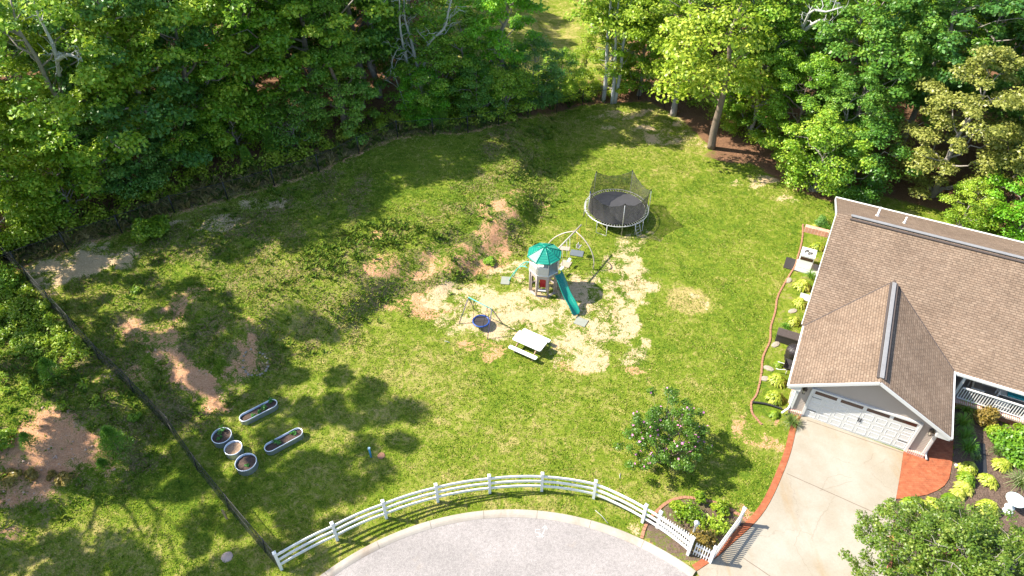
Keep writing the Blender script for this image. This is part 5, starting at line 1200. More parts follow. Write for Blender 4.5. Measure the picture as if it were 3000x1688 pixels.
# ------------------------------------------------------------------ trampoline
tc = atz(1806, 608, .9); tc.z = tz(tc.x, tc.y)-0.0
tp = thing('trampoline', 'round black trampoline with sagging net enclosure and steel poles', 'trampoline', tc)
def ringb(R_, z, r_, n=48, m=8):
    b = MB(); vs = []; 
    for k in range(n):
        a = 2*math.pi*k/n; vs += [((R_+r_*math.cos(2*math.pi*j/m))*math.cos(a), (R_+r_*math.cos(2*math.pi*j/m))*math.sin(a), z+r_*math.sin(2*math.pi*j/m)) for j in range(m)]
    b.add(vs, [(k*m+j, ((k+1) % n)*m+j, ((k+1) % n)*m+(j+1) % m, k*m+(j+1) % m) for k in range(n) for j in range(m)], smooth=True); return b
ringb(2.18, .9, .03).build('rim', M['spring'], tp)
b = MB(); n = 64; vs = [(0, 0, .86)]+[(1.93*math.cos(2*math.pi*k/n), 1.93*math.sin(2*math.pi*k/n), .90) for k in range(n)]; b.add(vs, [(0, 1+k, 1+(k+1) % n) for k in range(n)], smooth=True); b.build('jumping_mat', M['mat_black'], tp)
pm = None
for k in range(72):
    if pm is None: b = MB(); b.tube([(1.93, 0, .9), (2.155, 0, .905)], .016, 5); o = b.build('spring', M['spring'], tp); pm = o.data
    else: o = link('spring', pm, tp)
    o.rotation_euler = (0, 0, 2*math.pi*k/72)
pm = None
for k in range(5):
    a = math.radians(-50+72*k); b = MB(); w_ = .38
    A1 = Vector((2.18*math.cos(a-w_/2*.9), 2.18*math.sin(a-w_/2*.9), .9)); A2 = Vector((2.18*math.cos(a+w_/2*.9), 2.18*math.sin(a+w_/2*.9), .9)); zt = tz(tc.x+A1.x, tc.y+A1.y)-tc.z
    g1 = Vector((A1.x*1.01, A1.y*1.01, zt+.03)); g2 = Vector((A2.x*1.01, A2.y*1.01, zt+.03)); b.tube([A1, g1, g2, A2], .022, 6); b.build('leg', M['steel'], tp)
PT = []
for k in range(5):
    a = math.radians(-86+72*k); base = Vector((2.24*math.cos(a), 2.24*math.sin(a), tz(tc.x+2.24*math.cos(a), tc.y+2.24*math.sin(a))-tc.z)); top = Vector((2.14*math.cos(a), 2.14*math.sin(a), 2.76))
    b = MB(); b.tube([base, top], .021, 7); po = b.build('pole', M['steel'], tp); PT.append((a, top))
    b = MB(); b.lathe([(.028, -.14), (.03, 0), (.0, .03)], 8, top); b.build('pole_cap', M['blue_pad'] if k == 4 else M['black'], po)
b = MB(); NS = 90; lv = 9; vs = []
for k in range(NS):
    a = 2*math.pi*k/NS-math.radians(86); f = (k % 18)/18; g = 4*f*(1-f); ztop = 2.72-.50*g**.85; rt = 2.12-.26*g
    for j in range(lv):
        t = j/(lv-1); R_ = 1.95+(rt-1.95)*t-.13*math.sin(math.pi*t)*g-.03*math.sin(k*1.3+t*3); vs.append((R_*math.cos(a), R_*math.sin(a), .90+(ztop-.90)*t))
b.add(vs, [(k*lv+j, ((k+1) % NS)*lv+j, ((k+1) % NS)*lv+j+1, k*lv+j+1) for k in range(NS) for j in range(lv-1)], smooth=True); b.build('net', M['net'], tp)
b = MB(); b.tube([vs[k*lv+lv-1] for k in range(NS)]+[vs[lv-1]], .011, 4, False); b.build('net_cord', M['black'], tp)
b = MB(); a = math.radians(-57); c0 = Vector((2.2*math.cos(a), 2.2*math.sin(a), .86)); tn = Vector((-math.sin(a), math.cos(a), 0)); o_ = Vector((math.cos(a), math.sin(a), 0))
for s_ in (-1, 1): b.tube([c0+tn*.19*s_, c0+tn*.19*s_+o_*.33+Vector((0, 0, -.84))], .018, 6)
for k in range(4): q = c0+(o_*.33+Vector((0, 0, -.84)))*(.18+.23*k); b.tube([q-tn*.19, q+tn*.19], .014, 5)
b.build('ladder', M['steel'], tp)

# ------------------------------------------------------------------ play tower with climber, slide and swing beam
P0 = Vector((1.93, 32.75, 0)); P0.z = tz(P0.x, P0.y)-.02
pt_ = thing('play_tower', 'octagonal play tower with green roof, green slide, climber and swing beam', 'play set', P0)
ph = math.radians(22.5)+math.radians(-8)
def octo(r_, z, k, n=8, p=ph): a = p+2*math.pi*k/n; return Vector((r_*math.cos(a), r_*math.sin(a), z))
# lower storey: eight panels, four of them arched openings
R1 = .86
def face_frame(k): a = octo(R1, 0, k); c = octo(R1, 0, k+1); ex = (c-a).normalized(); return a, c, ex, (a+c).length/2, Vector((0, 0, 1)).cross(ex)*-1
DZ = 1.68
def arch_panel(k, w_open, z0, z1, arch, ztop=DZ):
    a = octo(R1, 0, k); c = octo(R1, 0, k+1); ex = (c-a).normalized(); L = (c-a).length; mid = (a+c)/2; nrm = mid.normalized(); inn = []; N = 12
    for i in range(N+1):
        t = math.pi*i/N; inn.append((w_open/2*math.cos(t), z1-arch+arch*math.sin(t)))
    loop_in = [(w_open/2, z0)]+inn+[(-w_open/2, z0)]
    def pt(x, z, d): return mid+ex*x+Vector((0, 0, z))+nrm*d
    b = MB(); n = len(loop_in)
    def outer(x, z):
        h2 = ztop/2; dx, dz = x, z-h2; s_ = max(abs(dx)/(L/2), abs(dz)/h2, 1e-3); return dx/s_, h2+dz/s_
    out_ = [outer(*q) for q in loop_in]
    V = [pt(*q, 0) for q in loop_in]+[pt(min(max(x, -L/2), L/2), min(max(z, 0), ztop), 0) for x, z in out_]; V += [v-nrm*.06 for v in V]
    F_ = []
    for i in range(n):
        j = (i+1) % n; F_ += [(i, j, n+j, n+i), (2*n+i, 3*n+i, 3*n+j, 2*n+j), (i, 2*n+i, 2*n+j, j)]
    b.add(V, F_); return b
front = [k for k in range(8)]
for k in range(8):
    m = (octo(R1, 0, k)+octo(R1, 0, k+1)); ang = math.degrees(math.atan2(m.y, m.x)) % 360
    if abs(ang-262) < 24: b = arch_panel(k, .42, .62, 1.42, .05)
    elif k % 2 == 0 or True: b = arch_panel(k, .40, .10, 1.42, .25)
    b.build('wall_panel', M['taupe_plastic'], pt_)
b = MB()
for k in range(8): p = octo(R1+.015, 0, k); b.tube([p, p+Vector((0, 0, DZ))], .055, 6)
b.build('corner_column', M['taupe_plastic'], pt_)
b = MB(); b.lathe([(R1+.06, 0), (R1+.06, .05), (R1-.03, .07), (R1-.05, 0)], 8, ph=ph, smooth=False); b.lathe([(0, .015), (R1-.02, .015)], 8, ph=ph, smooth=False); b.build('base_ring', M['taupe_plastic'], pt_)
b = MB(); b.lathe([(0, DZ), (.93, DZ), (.95, DZ+.03), (.95, DZ+.07), (.93, DZ+.09), (0, DZ+.09)], 8, ph=ph, smooth=False); b.build('deck', M['cream_plastic'], pt_)
for k in range(8):
    a = octo(.90, 0, k); c = octo(.90, 0, k+1); ex = (c-a).normalized(); L = (c-a).length; mid = (a+c)/2; nrm = mid.normalized(); rz = math.atan2(ex.y, ex.x); ang = math.degrees(math.atan2(mid.y, mid.x)) % 360
    if abs(ang-307) < 24 or abs(ang-172) < 20: continue               # openings for the slide and the climber
    b = MB(); b.box(mid+Vector((0, 0, DZ+.37)), (L+.02, .04, .58), rz)
    for q in range(9): b.box(mid+ex*((q-4)*L/9.6)+nrm*.028+Vector((0, 0, DZ+.36)), (.045, .022, .46), rz)
    b.box(mid+Vector((0, 0, DZ+.68)), (L+.03, .09, .05), rz); b.build('rail_panel', M['cream_plastic'], pt_, bevel=.008)
for k in range(8):
    p = octo(.90, 0, k); b = MB(); b.tube([p+Vector((0, 0, DZ)), p+Vector((0, 0, 2.82))], .024, 7); b.build('roof_post', M['beige_tube'], pt_)
# roof: eight ribbed panels with ridges
b = MB(); RZ0, RZ1, RR = 2.78, 3.32, 1.04
ap = Vector((0, 0, RZ1)); 
rfm = MB()
for k in range(8):
    a = octo(RR, RZ0, k); c = octo(RR, RZ0, k+1)
    rfm.add([a, c, ap, a-Vector((0, 0, .06)), c-Vector((0, 0, .06))], [(0, 1, 2), (3, 4, 1, 0)])
    rfm.tube([a, ap+Vector((0, 0, .01))], [.034, .03], 6); rfm.tube([a-Vector((0, 0, .01)), c-Vector((0, 0, .01))], .028, 6)
    mid = (a+c)/2; ex = (c-a).normalized(); sl_ = ap-mid; nn_ = ex.cross(sl_).normalized(); 
    if nn_.z < 0: nn_ = -nn_
    for q in range(5):
        f = .14+.145*q; hw = (c-a).length/2*(1-f)*.72; cc = mid+sl_*f
        rfm.bar(cc-ex*hw+nn_*.008, cc+ex*hw+nn_*.008, .035, .022, up=tuple(nn_))
rfm.lathe([(.10, 0), (.09, .05), (0, .08)], 8, ap-Vector((0, 0, .02)), smooth=False)
rfm.build('roof', M['green_plastic'], pt_)
b = MB(); b.box(Vector((0, -.52, .95)), (.50, .04, .80), math.radians(-8)); b.build('inner_panel', M['red_plastic'], pt_)
b = MB(); b.box(Vector((-.12, -.86, .60)), (.50, .14, .035), math.radians(-8)); b.build('window_shelf', M['cream_plastic'], pt_)
# slide
s0 = atz(1634, 804, P0.z+DZ+.04); s1 = atz(1688, 922, .16); dirv = s1-s0; dh = Vector((dirv.x, dirv.y, 0)); LH = dh.length; dh.normalize(); sd_ = Vector((-dh.y, dh.x, 0))
b = MB(); N = 22; prof = []
for i in range(N+1):
    t = i/N; z = s0.z+(s1.z-s0.z)*(t-.045*math.sin(2*math.pi*t*1.5)+.02*math.sin(math.pi*t)); c = s0+dh*LH*t; c.z = z; prof.append(c)
sec = [(-.28, .16), (-.25, .17), (-.22, .13), (-.19, .02), (-.10, -.015), (.10, -.015), (.19, .02), (.22, .13), (.25, .17), (.28, .16)]
sec2 = [(x*1.02, z-.035) for x, z in sec]
vs = [c+sd_*x+Vector((0, 0, z)) for c in prof for x, z in sec]+[c+sd_*x+Vector((0, 0, z)) for c in prof for x, z in sec2]
K = len(sec); O2 = (N+1)*K; F_ = []
for i in range(N):
    for j in range(K-1): F_ += [(i*K+j, i*K+j+1, (i+1)*K+j+1, (i+1)*K+j), (O2+i*K+j, O2+(i+1)*K+j, O2+(i+1)*K+j+1, O2+i*K+j+1)]
    F_ += [(i*K, (i+1)*K, O2+(i+1)*K, O2+i*K), (i*K+K-1, O2+i*K+K-1, O2+(i+1)*K+K-1, (i+1)*K+K-1)]
b.add([v-P0 for v in vs], F_, smooth=True); b.build('slide', M['slide_plastic'], pt_)
# swing beam and curved legs
bm0 = P0+Vector((.55, .60, 2.25)); bm1 = atz(1703, 659, 2.2)
b = MB(); b.tube([bm0-P0, bm1-P0], .05, 8); b.build('swing_beam', M['beige_tube'], pt_)
apx = bm0.lerp(bm1, .78)
for fx, fy, bow in ((1738, 789, .35), (1600, 750, .35)):
    f = at(fx, fy); b = MB(); d = f-apx; outv = Vector((d.x, d.y, 0)); P = [apx-P0]
    for t, q in ((.2, .42), (.45, .78), (.72, .98), (1, 1.0)): c = apx+outv*q+Vector((0, 0, d.z*(t**1.35))); P.append(c-P0)
    P = [Vector(p) for p in smooth_line(P, 3)]; b.tube(P, .036, 7); b.build('swing_leg', M['beige_tube'], pt_)
def swing(f, seat_m, rope_m, L, name='swing_seat', w_=.20):
    c = bm0.lerp(bm1, f)-P0; d = (bm1-bm0).normalized(); d.z = 0; d.normalize()
    b = MB(); zs = c.z-L; sw = Vector((.10, -.12, 0))
    b2 = MB(); nrm = Vector((-d.y, d.x, 0)); vs = []
    for i in range(7):
        t = i/6*2-1; q = c+sw+d*w_*t; q.z = zs+.05*t*t; vs += [q-nrm*.09, q+nrm*.09]
    vs += [v-Vector((0, 0, .02)) for v in vs]
    b2.add(vs, [(2*i, 2*i+2, 2*i+3, 2*i+1) for i in range(6)]+[(14+2*i, 15+2*i, 17+2*i, 16+2*i) for i in range(6)]+[(2*i, 14+2*i, 16+2*i, 2*i+2) for i in range(6)]+[(2*i+1, 2*i+3, 17+2*i, 15+2*i) for i in range(6)])
    if name == 'toddler_seat': b2.box(c+sw+nrm*.10+Vector((0, 0, -L+.14)), (.30, .03, .26), math.atan2(d.y, d.x)); b2.box(c+sw-nrm*.10+Vector((0, 0, -L+.10)), (.30, .03, .12), math.atan2(d.y, d.x))
    so_ = b2.build(name, seat_m, pt_)
    for s_ in (-1, 1):
        q = c+sw+d*w_*s_; q.z = zs+.05; b = MB(); b.tube([c+d*w_*s_*.95+Vector((0, 0, -.04)), q], .014, 4); b.build('rope', rope_m, so_)
swing(.26, M['pale_blue'], M['cream_plastic'], 1.72); swing(.53, M['pale_blue'], M['cream_plastic'], 1.72); swing(.90, M['cream_plastic'], M['yellow'], 1.50, 'toddler_seat', .18)
# arched climber on the left
c0 = P0+Vector((-.86, .10, DZ+.06)); c1 = at(1497, 818)
dd = c1-c0; dh2 = Vector((dd.x, dd.y, 0)); sdv = Vector((-dh2.y, dh2.x, 0)).normalized(); pts = []
for i in range(13):
    t = i/12; pts.append(c0+dh2*(t-.12*math.sin(math.pi*t)*0)+Vector((0, 0, dd.z*(t**1.9)+.16*math.sin(math.pi*t)))-P0)
cb_ = MB()
for s_ in (-1, 1): cb_.tube([p+sdv*.24*s_ for p in pts], .026, 6)
co = cb_.build('climber', M['teal_tube'], pt_)
for i in range(2, 12, 2): rb_ = MB(); rb_.tube([pts[i]-sdv*.24, pts[i]+sdv*.24], .02, 5); rb_.build('rung', M['teal_tube'], co)
# rubber mats
def mat_(px, py, sx, sy, rz, m, lb):
    p = at(px, py); b = MB(); b.box((0, 0, .02), (sx, sy, .03)); o = b.build('ground_mat', M[m], bevel=.008); o.location = p+Vector((0, 0, .012))
    nrm = Vector((tz(p.x-.3, p.y)-tz(p.x+.3, p.y), tz(p.x, p.y-.3)-tz(p.x, p.y+.3), .6)).normalized(); o.rotation_euler = (nrm.to_track_quat('Z', 'Y') @ Matrix.Rotation(rz, 4, 'Z').to_quaternion()).to_euler()
    tag(o, lb, 'mat', 'rubber mats round the play tower')
mat_(1702, 944, .72, .62, math.radians(-28), 'mat_grey', 'grey rubber mat on the grass below the end of the slide')
mat_(1481, 823, .55, .72, math.radians(-6), 'mat_grey', 'greenish grey rubber mat at the foot of the climber')
mat_(1658, 774, .62, .62, math.radians(-25), 'mat_brown', 'dusty brown mat under the swing nearest the tower')
mat_(1690, 743, .85, .60, math.radians(-14), 'mat_slate', 'slate grey mat under the yellow roped toddler swing')
mat_(1655, 729, .62, .40, math.radians(-10), 'mat_brown', 'dusty brown mat behind the middle swing')

# ------------------------------------------------------------------ small swing frame with saucer
q0 = atz(1373, 871, 1.75); q1 = atz(1441, 906, 1.75); O = (q0+q1)/2; O.z = 0
sf_ = thing('saucer_swing', 'small metal swing frame with a round blue rimmed saucer seat', 'swing', O)
b = MB(); b.tube([q0-O, q1-O], .03, 7); b.build('top_bar', M['teal_tube'], sf_)
for tp_, ft in ((q0, (1345, 948)), (q0, (1391, 908)), (q1, (1428, 995)), (q1, (1473, 949))):
    f = at(*ft); b = MB(); b.tube([tp_-O, f-O], .024, 6); b.build('leg', M['purple_tube'], sf_)
f1 = at(1391, 908); f2 = at(1473, 949)
sc_ = atz(1409.5, 941, .38)-O
b = MB(); ringb(.47, 0, .05, 36, 8); rb_ = ringb(.47, 0, .05, 36, 8); rb_.v = [(x+sc_.x, y+sc_.y, z+sc_.z) for x, y, z in rb_.v]; sro = rb_.build('saucer_rim', M['blue_pad'], sf_)
b = MB(); b.lathe([(0, -.03), (.25, -.02), (.46, 0)], 30, sc_); b.build('saucer_seat', M['charcoal'], sf_)
tt0 = (q0.lerp(q1, .22))-O; tt1 = (q0.lerp(q1, .80))-O
for tpp, sgn in ((tt0, -1), (tt1, 1)):
    dxy = (q1-q0).normalized(); nv = Vector((-dxy.y, dxy.x, 0))
    for s2 in (-1, 1): b = MB(); b.tube([tpp, sc_+Vector((dxy.x, dxy.y, 0))*.36*sgn+nv*.30*s2], .012, 4); b.build('rope', M['black'], sf_)

# ------------------------------------------------------------------ picnic table
tA = atz(1523, 967, .66); tB = atz(1499, 993, .66); tC = atz(1606, 1003, .66); tD = atz(1581, 1029, .66); ctr = (tA+tB+tC+tD)/4; ax = ((tC+tD)-(tA+tB)).normalized(); rz = math.atan2(ax.y, ax.x)
LT = ((tC-tA).length+(tD-tB).length)/2; WT = ((tA-tB).length+(tC-tD).length)/2
pc_ = thing('picnic_table', 'white topped picnic table with two benches on the worn grass', 'table', (ctr.x, ctr.y, 0), rz)
def rounded(b, c, L, W, z0, z1, r_=.09, n=5):
    P = []
    for cx, cy, a in ((L/2-r_, W/2-r_, 0), (-L/2+r_, W/2-r_, 90), (-L/2+r_, -W/2+r_, 180), (L/2-r_, -W/2+r_, 270)):
        for k in range(n+1): t = math.radians(a+90*k/n); P.append((c[0]+cx+r_*math.cos(t), c[1]+cy+r_*math.sin(t)))
    b.poly(P, z0, z1)
b = MB(); rounded(b, (0, 0), LT, WT, .61, .66); b.build('table_top', M['table_white'], pc_, bevel=.012)
for s_ in (-1, 1):
    b = MB(); rounded(b, (0, s_*(WT/2+.34)), LT*.98, .26, .36, .41, .07); b.build('bench', M['table_white'], pc_, bevel=.012)
for s_ in (-1, 1):
    x = s_*LT*.32; b = MB()
    for q in (-1, 1): b.bar((x, q*WT*.30, .60), (x, q*(WT/2+.30), .01), .07, .05, up=(1, 0, 0))
    b.bar((x, -(WT/2+.42), .33), (x, WT/2+.42, .33), .05, .07); b.build('leg_frame', M['table_leg'], pc_)

# ------------------------------------------------------------------ planters of galvanised steel
def planter(px, py, R_, L_, rz, h, soil, lb):
    p = atz(px, py, h); p.z = tz(p.x, p.y); t = thing('metal_planter', lb, 'planter', p, rz, 'galvanised planters on the lower lawn'); n = 16
    def loop(r_): 
        P = []
        for k in range(n+1): a = -math.pi/2+math.pi*k/n; P.append((L_/2+r_*math.cos(a), r_*math.sin(a)))
        for k in range(n+1): a = math.pi/2+math.pi*k/n; P.append((-L_/2+r_*math.cos(a), r_*math.sin(a)))
        return P
    def shell(b, prof):
        vs = []; K = 2*(n+1)
        for r_, z in prof: vs += [(x, y, z) for x, y in loop(r_)]
        b.add(vs, [(i*K+k, i*K+(k+1) % K, (i+1)*K+(k+1) % K, (i+1)*K+k) for i in range(len(prof)-1) for k in range(K)], smooth=True)
    b = MB(); pr = []; z = -.06
    while z < h-.03: pr.append((R_+(.010 if int((z+.06)/.035) % 2 else -.002), z)); z += .035
    pr += [(R_, h), (R_-.015, h), (R_-.015, h-.25)]; shell(b, pr); b.build('wall', M['galv'], t)
    b = MB(); K2 = 8; lp_ = loop(R_); vs = []
    for i, (x, y) in enumerate(lp_):
        cx = L_/2 if i <= n else -L_/2; d = Vector((x-cx, y, 0)).normalized()
        vs += [tuple(Vector((x, y, h))+d*.022*math.cos(2*math.pi*j/K2)+Vector((0, 0, .022*math.sin(2*math.pi*j/K2)))) for j in range(K2)]
    K = len(lp_); b.add(vs, [(i*K2+j, ((i+1) % K)*K2+j, ((i+1) % K)*K2+(j+1) % K2, i*K2+(j+1) % K2) for i in range(K) for j in range(K2)], smooth=True); b.build('rim', M['galv_rim'], t)
    b = MB(); vs = [(0, 0, h-.09)]+[(x, y, h-.11+.015*math.sin(i*1.7)) for i, (x, y) in enumerate(loop(R_-.012))]; b.add(vs, [(0, 1+i, 1+(i+1) % K) for i in range(K)]); b.build('soil', M[soil], t); return t
planter(757, 1202, .28, 1.42, math.radians(37), .34, 'potting', 'upper oval galvanised planter with several seedlings')
planter(831, 1288, .28, 1.40, math.radians(37), .34, 'potting', 'lower oval galvanised planter with two seedlings')
planter(649, 1276, .475, 0, 0, .42, 'potting', 'round galvanised planter at the upper left with a leafy seedling')
planter(683, 1312, .42, 0, 0, .42, 'potting_dry', 'middle round galvanised planter with dry sandy soil')
planter(720, 1354, .50, 0, 0, .42, 'potting', 'lowest round galvanised planter, beside the mesh fence')
for px, py, z, s_, lb in [(655, 1262, .32, .30, 'leafy green seedling in the upper left round planter'), (645, 1285, .32, .16, 'small pale seedling in the upper left round planter'), (796, 1180, .24, .26, 'leafy seedling at the right end of the upper oval planter'), (777, 1196, .24, .24, 'seedling right of the middle of the upper oval planter'), (765, 1207, .24, .20, 'seedling in the middle of the upper oval planter'), (742, 1218, .24, .13, 'small seedling near the left end of the upper oval planter'), (810, 1300, .24, .27, 'leafy seedling at the left end of the lower oval planter'), (861, 1272, .24, .17, 'small seedling at the right end of the lower oval planter'), (724, 1365, .30, .12, 'tiny yellow seedling in the lowest round planter')]:
    p = atz(px, py, z+tz(-14, 23)*0); zz = tz(p.x, p.y); shrub('seedling', lb, px, py, s_, s_*1.3, 'lf_seed', 14, 7, .09, 'seedlings in the planters', 'seedling', pos=(p.x, p.y, z+zz), seed=int(px))

# ------------------------------------------------------------------ small things on the lawn
t = thing('marker_post', 'short blue topped post on the lower lawn', 'post', at(1087, 1339))
b = MB(); b.tube([(0, 0, -.1), (0, 0, .70)], .05, 8); b.build('post', M['cyan'], t); b = MB(); b.box((0, 0, .72), (.11, .11, .06)); b.build('post_cap', M['pale_blue'], t)
b = MB(); b.lathe([(0, .05), (.16, .05), (.19, .03), (.19, -.03)], 20); o = b.build('well_cap', plain('rusty lid', (.30, .15, .09), .9, .3)); o.location = at(1117, 1336); tag(o, 'round rust brown lid in the grass beside the blue topped post', 'lid')
b = MB(); b.lathe([(0, .04), (.22, .035), (.26, 0), (.26, -.05)], 20); o = b.build('round_slab', plain('pink concrete', (.44, .33, .27), .95, .2)); o.location = at(665, 1632); tag(o, 'round pinkish stone flush with the grass at the lower left', 'stone')
b = MB(); b.box((0, 0, .35), (.09, .04, .9)); o = b.build('wooden_stake', M['wood']); o.location = at(665, 1521); tag(o, 'short wooden stake left of the mesh fence at the lower left', 'stake')
r_ = np.random.default_rng(2)
for k in range(26):
    a = 2*math.pi*k/26; c = at(750, 1068); x = c.x+.62*math.cos(a)+.03*r_.normal(); y = c.y+.72*math.sin(a)+.03*r_.normal()
    if k in (7, 8, 14, 20): continue
    b = MB(); s_ = r_.uniform(.05, .09); b.lathe([(0, -.02), (s_, 0), (s_*.9, s_*.4), (s_*.3, s_*.65), (0, s_*.66)], 7, smooth=False); o = b.build('ring_stone', M['stone']); o.location = (x, y, tz(x, y)); o.rotation_euler = (0, 0, a*3); tag(o, 'pale stone of the small stone ring on the rough grass', 'stone', 'stones of the small ring')
for px, py, L, a, lb in [(1310, 1003, .35, -.4, 'short white stick on the lawn left of the saucer swing'), (1762, 1515, .85, -.9, 'pale bent twig on the grass above the kerb'), (1817, 1395, .3, 1.4, 'pale twig on the lawn left of the pink flowering shrub')]:
    b = MB(); b.tube([(-L/2, 0, .03), (0, .03, .05), (L/2, 0, .03)], .014, 5); o = b.build('stick', M['bark_pale']); o.location = at(px, py); o.rotation_euler = (0, 0, a); tag(o, lb, 'stick')

# ------------------------------------------------------------------ things along the side wall
def hl(u, v): p = uvw(u, v); return p
acp = at(2353, 800); acu = to_uv(acp.x, acp.y)
ac = thing('air_conditioner', 'white outdoor air conditioner unit with a fan on top beside the house', 'air conditioner', at(2356, 778)+Vector((0, 0, .06)), A)
def sheet(b, L, W, z0, z1): b.box((0, 0, (z0+z1)/2), (L, W, z1-z0))
b = MB(); b.box((0, 0, .50), (.86, .86, .96)); b.build('casing', M['ac_white'], ac, bevel=.02)
b = MB(); b.box((0, 0, 1.0), (.90, .90, .05)); b.build('top_panel', M['ac_white'], ac, bevel=.01)
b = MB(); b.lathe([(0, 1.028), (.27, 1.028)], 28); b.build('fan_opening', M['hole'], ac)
for k in range(5):
    b = MB(); a = k*1.2566; c_, s_ = math.cos(a), math.sin(a); b.add([(.05*c_, .05*s_, 1.032), (.25*c_-.03*s_, .25*s_+.03*c_, 1.034), (.22*c_-.14*s_, .22*s_+.14*c_, 1.040)], [(0, 1, 2)]); b.build('fan_blade', M['steel'], ac)
b = MB()
for R_ in (.09, .15, .21, .27): q = ringb(R_, 1.045, .006, 30, 4); b.add(q.v, q.f)
b.build('fan_guard', M['steel'], ac)
b = MB(); b.box((0, -.434, .78), (.76, .012, .24)); b.build('grille', M['navy'], ac)
pad = MB(); pad.box((0, 0, 0), (2.0, 1.15, .12)); o = pad.build('concrete_pad', M['slab']); o.location = at(2378, 790)+Vector((0, 0, .0)); o.rotation_euler = (0, 0, A); tag(o, 'grey concrete pad under the air conditioner', 'slab')
b = MB(); b.box((0, 0, .02), (.9, 1.15, .05)); o = b.build('black_mat', M['charcoal']); o.location = at(2320, 775)+Vector((0, 0, .0)); o.rotation_euler = (0, 0, A); tag(o, 'flat black slab on the lawn side of the air conditioner', 'slab')
bw = thing('brick_wall', 'low red brick wall across the top of the side bed', 'wall', at(2390, 684), A)
b = HB(); b2 = MB(); b2.box((0, 0, .20), (1.55, .34, .44)); b2.build('wall_body', M['pier_brick'], bw)
b = MB(); b.box((0, 0, .03), (.75, .62, .05)); o = b.build('stone_slab', M['slab'], bevel=.01); o.location = at(2362, 873); o.rotation_euler = (0, 0, A); tag(o, 'pale flat stone slab between two hostas by the wall', 'slab')
for px, py, lb in [(2322, 912, 'flat stone beside the third hosta of the side bed'), (2272, 1010, 'flat stone at the edging beside the storage box'), (2252, 1080, 'pale stone near the wheelbarrow'), (2240, 1110, 'pale stone left of the large hosta'), (2310, 822, 'pale stone by the grassy clump below the air conditioner')]:
    b = MB(); b.lathe([(0, -.02), (.26, 0), (.24, .05), (.1, .07), (0, .07)], 8, smooth=False); o = b.build('flat_stone', M['stone']); o.location = at(px, py); o.scale = (1.2, .7, 1); o.rotation_euler = (0, 0, px); tag(o, lb, 'stone', 'flat stones of the side bed')
sbx = thing('storage_box', 'dark brown ribbed storage box beside the garage wall', 'storage box', at(2302, 1000), A)
b = MB(); b.box((0, 0, .27), (1.15, .56, .54)); b.build('body', M['charcoal'], sbx, bevel=.02)
b = MB(); b.box((0, 0, .57), (1.20, .61, .07))
for k in range(11): b.box((0, -.27+k*.054, .608), (1.18, .022, .012))
b.build('lid', plain('brown plastic lid', (.075, .06, .055), .6, .15), sbx)
gc = thing('covered_grill', 'kettle grill under a crumpled black vinyl cover beside the storage box', 'grill', at(2320, 1052), A)
b = MB(); rr3 = np.random.default_rng(8); n = 40; prof = [(.40, .0), (.41, .25), (.43, .5), (.44, .72), (.40, .84), (.28, .93), (.12, .96), (0, .965)]
vs = []
for r0, z in prof:
    for k in range(n): a = 2*math.pi*k/n; w_ = 1+(.10*math.sin(7*a+z*5)+.05*math.sin(13*a-z*9))*(1-z*.75); vs.append((1.05*r0*w_*math.cos(a), r0*w_*math.sin(a), z))
b.add(vs, [(i*n+k, i*n+(k+1) % n, (i+1)*n+(k+1) % n, (i+1)*n+k) for i in range(len(prof)-1) for k in range(n)], smooth=True); b.build('cover', M['cover'], gc)
wbk = thing('wheelbarrow', 'black wheelbarrow parked against the garage wall', 'wheelbarrow', at(2308, 1092), A)
b = MB(); top = [(-.34, -.38), (.36, -.33), (.36, .33), (-.34, .38)]; bot = [(-.16, -.18), (.2, -.18), (.2, .18), (-.16, .18)]
b.add([(x, y, .66) for x, y in top]+[(x, y, .36) for x, y in bot]+[(x*.96, y*.96, .66) for x, y in top]+[(x*.93, y*.93, .38) for x, y in bot], [(0, 1, 5, 4), (1, 2, 6, 5), (2, 3, 7, 6), (3, 0, 4, 7), (4, 5, 6, 7), (8, 12, 13, 9), (9, 13, 14, 10), (10, 14, 15, 11), (11, 15, 12, 8), (12, 15, 14, 13), (0, 8, 9, 1), (1, 9, 10, 2), (2, 10, 11, 3), (3, 11, 8, 0)]); b.build('tray', M['charcoal'], wbk)
b = MB()
for s_ in (-1, 1): b.tube([(.05, s_*.12, .33), (-.2, s_*.22, .38), (-.52, s_*.28, .30), (-.66, s_*.28, .30)], .02, 6); b.tube([(-.1, s_*.2, .36), (-.1, s_*.22, .0)], .016, 6)
b.build('handle_frame', M['trim'], wbk)
b = MB(); wv = []
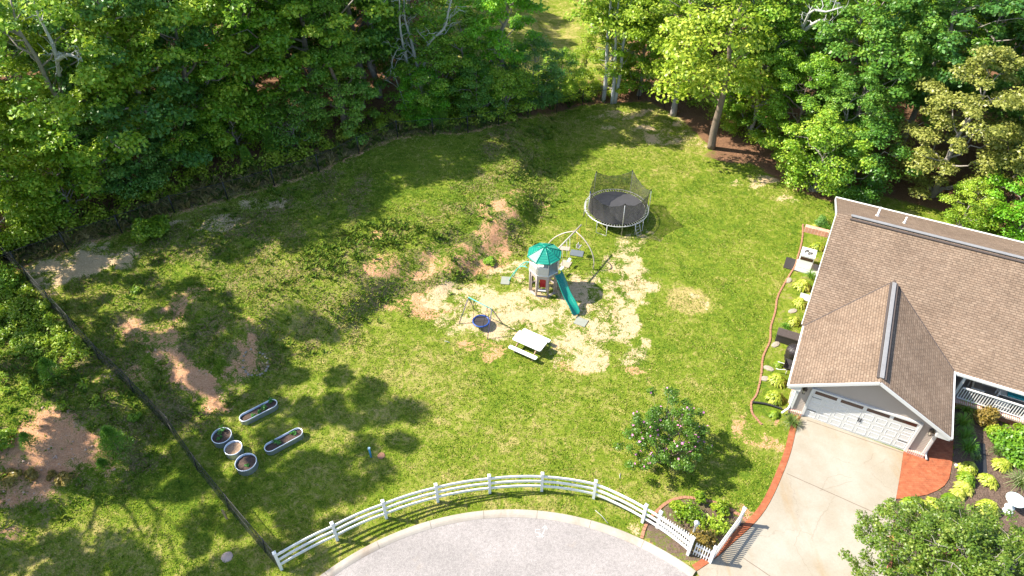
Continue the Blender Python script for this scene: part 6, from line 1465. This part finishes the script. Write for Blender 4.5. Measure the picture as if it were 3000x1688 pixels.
for k in range(20):
    a = 2*math.pi*k/20
    for j in range(6): c = .16+.045*math.cos(j*math.pi/3); wv.append((.42+c*math.cos(a), .045*math.sin(j*math.pi/3), .20+c*math.sin(a)))
b.add(wv, [(k*6+j, ((k+1) % 20)*6+j, ((k+1) % 20)*6+(j+1) % 6, k*6+(j+1) % 6) for k in range(20) for j in range(6)], smooth=True); b.build('wheel', M['rubber'], wbk)
p0_ = at(2290, 1201); p1_ = at(2203, 1182)
dp = thing('drain_pipe', 'black corrugated drain pipe lying from the downspout across the side bed', 'pipe', p0_); b = MB(); d = p1_-p0_; P = []; R_ = []
for k in range(61):
    t = k/60; P.append(Vector((d.x*t, d.y*t+.10*math.sin(t*3.0), .09+d.z*t))); R_.append(.060 if k % 2 else .050)
b.tube(P, R_, 9); b.build('pipe', M['rubber'], dp)
# bird bath
bp_ = at(2972, 1500)
bb_ = thing('bird_bath', 'white stone bird bath in the flower bed at the right edge', 'bird bath', at(2958, 1486))
b = MB(); b.lathe([(.22, 0), (.20, .05), (.09, .12), (.07, .45), (.12, .52), (.0, .52)], 20); b.build('pedestal', M['birdbath'], bb_)
b = MB(); b.lathe([(0, .50), (.20, .52), (.40, .60), (.42, .63), (.39, .64), (.2, .58), (0, .56)], 30); b.build('bowl', plain('pale blue glazed bowl', (.58, .70, .70), .3, .06), bb_)
b = MB(); b.lathe([(0, .06), (.20, .05), (.24, .02), (.24, -.03)], 18); o = b.build('white_stone', M['birdbath']); o.location = at(2952, 1500); tag(o, 'round white stone at the foot of the bird bath', 'stone')
b = MB(); b.lathe([(.05, -.05), (.06, .08), (.09, .09), (.06, .10), (0, .07)], 14); o = b.build('vent_cap', M['white']); o.location = at(2800, 1366); tag(o, 'small white round cap beside the patio edge', 'cap')
# dark walk between fern row and mulch
sw_ = MB(); P = xy([(2848, 1298), (2885, 1300), (2892, 1390), (2862, 1392)]); sw_.poly(P, -.05, .02); o = sw_.build('stepping_slab', plain('black weed cloth', (.02, .022, .028), .7, .3)); tag(o, 'strip of black weed cloth between the ferns and the mulch', 'weed cloth')
S.render.film_transparent = False
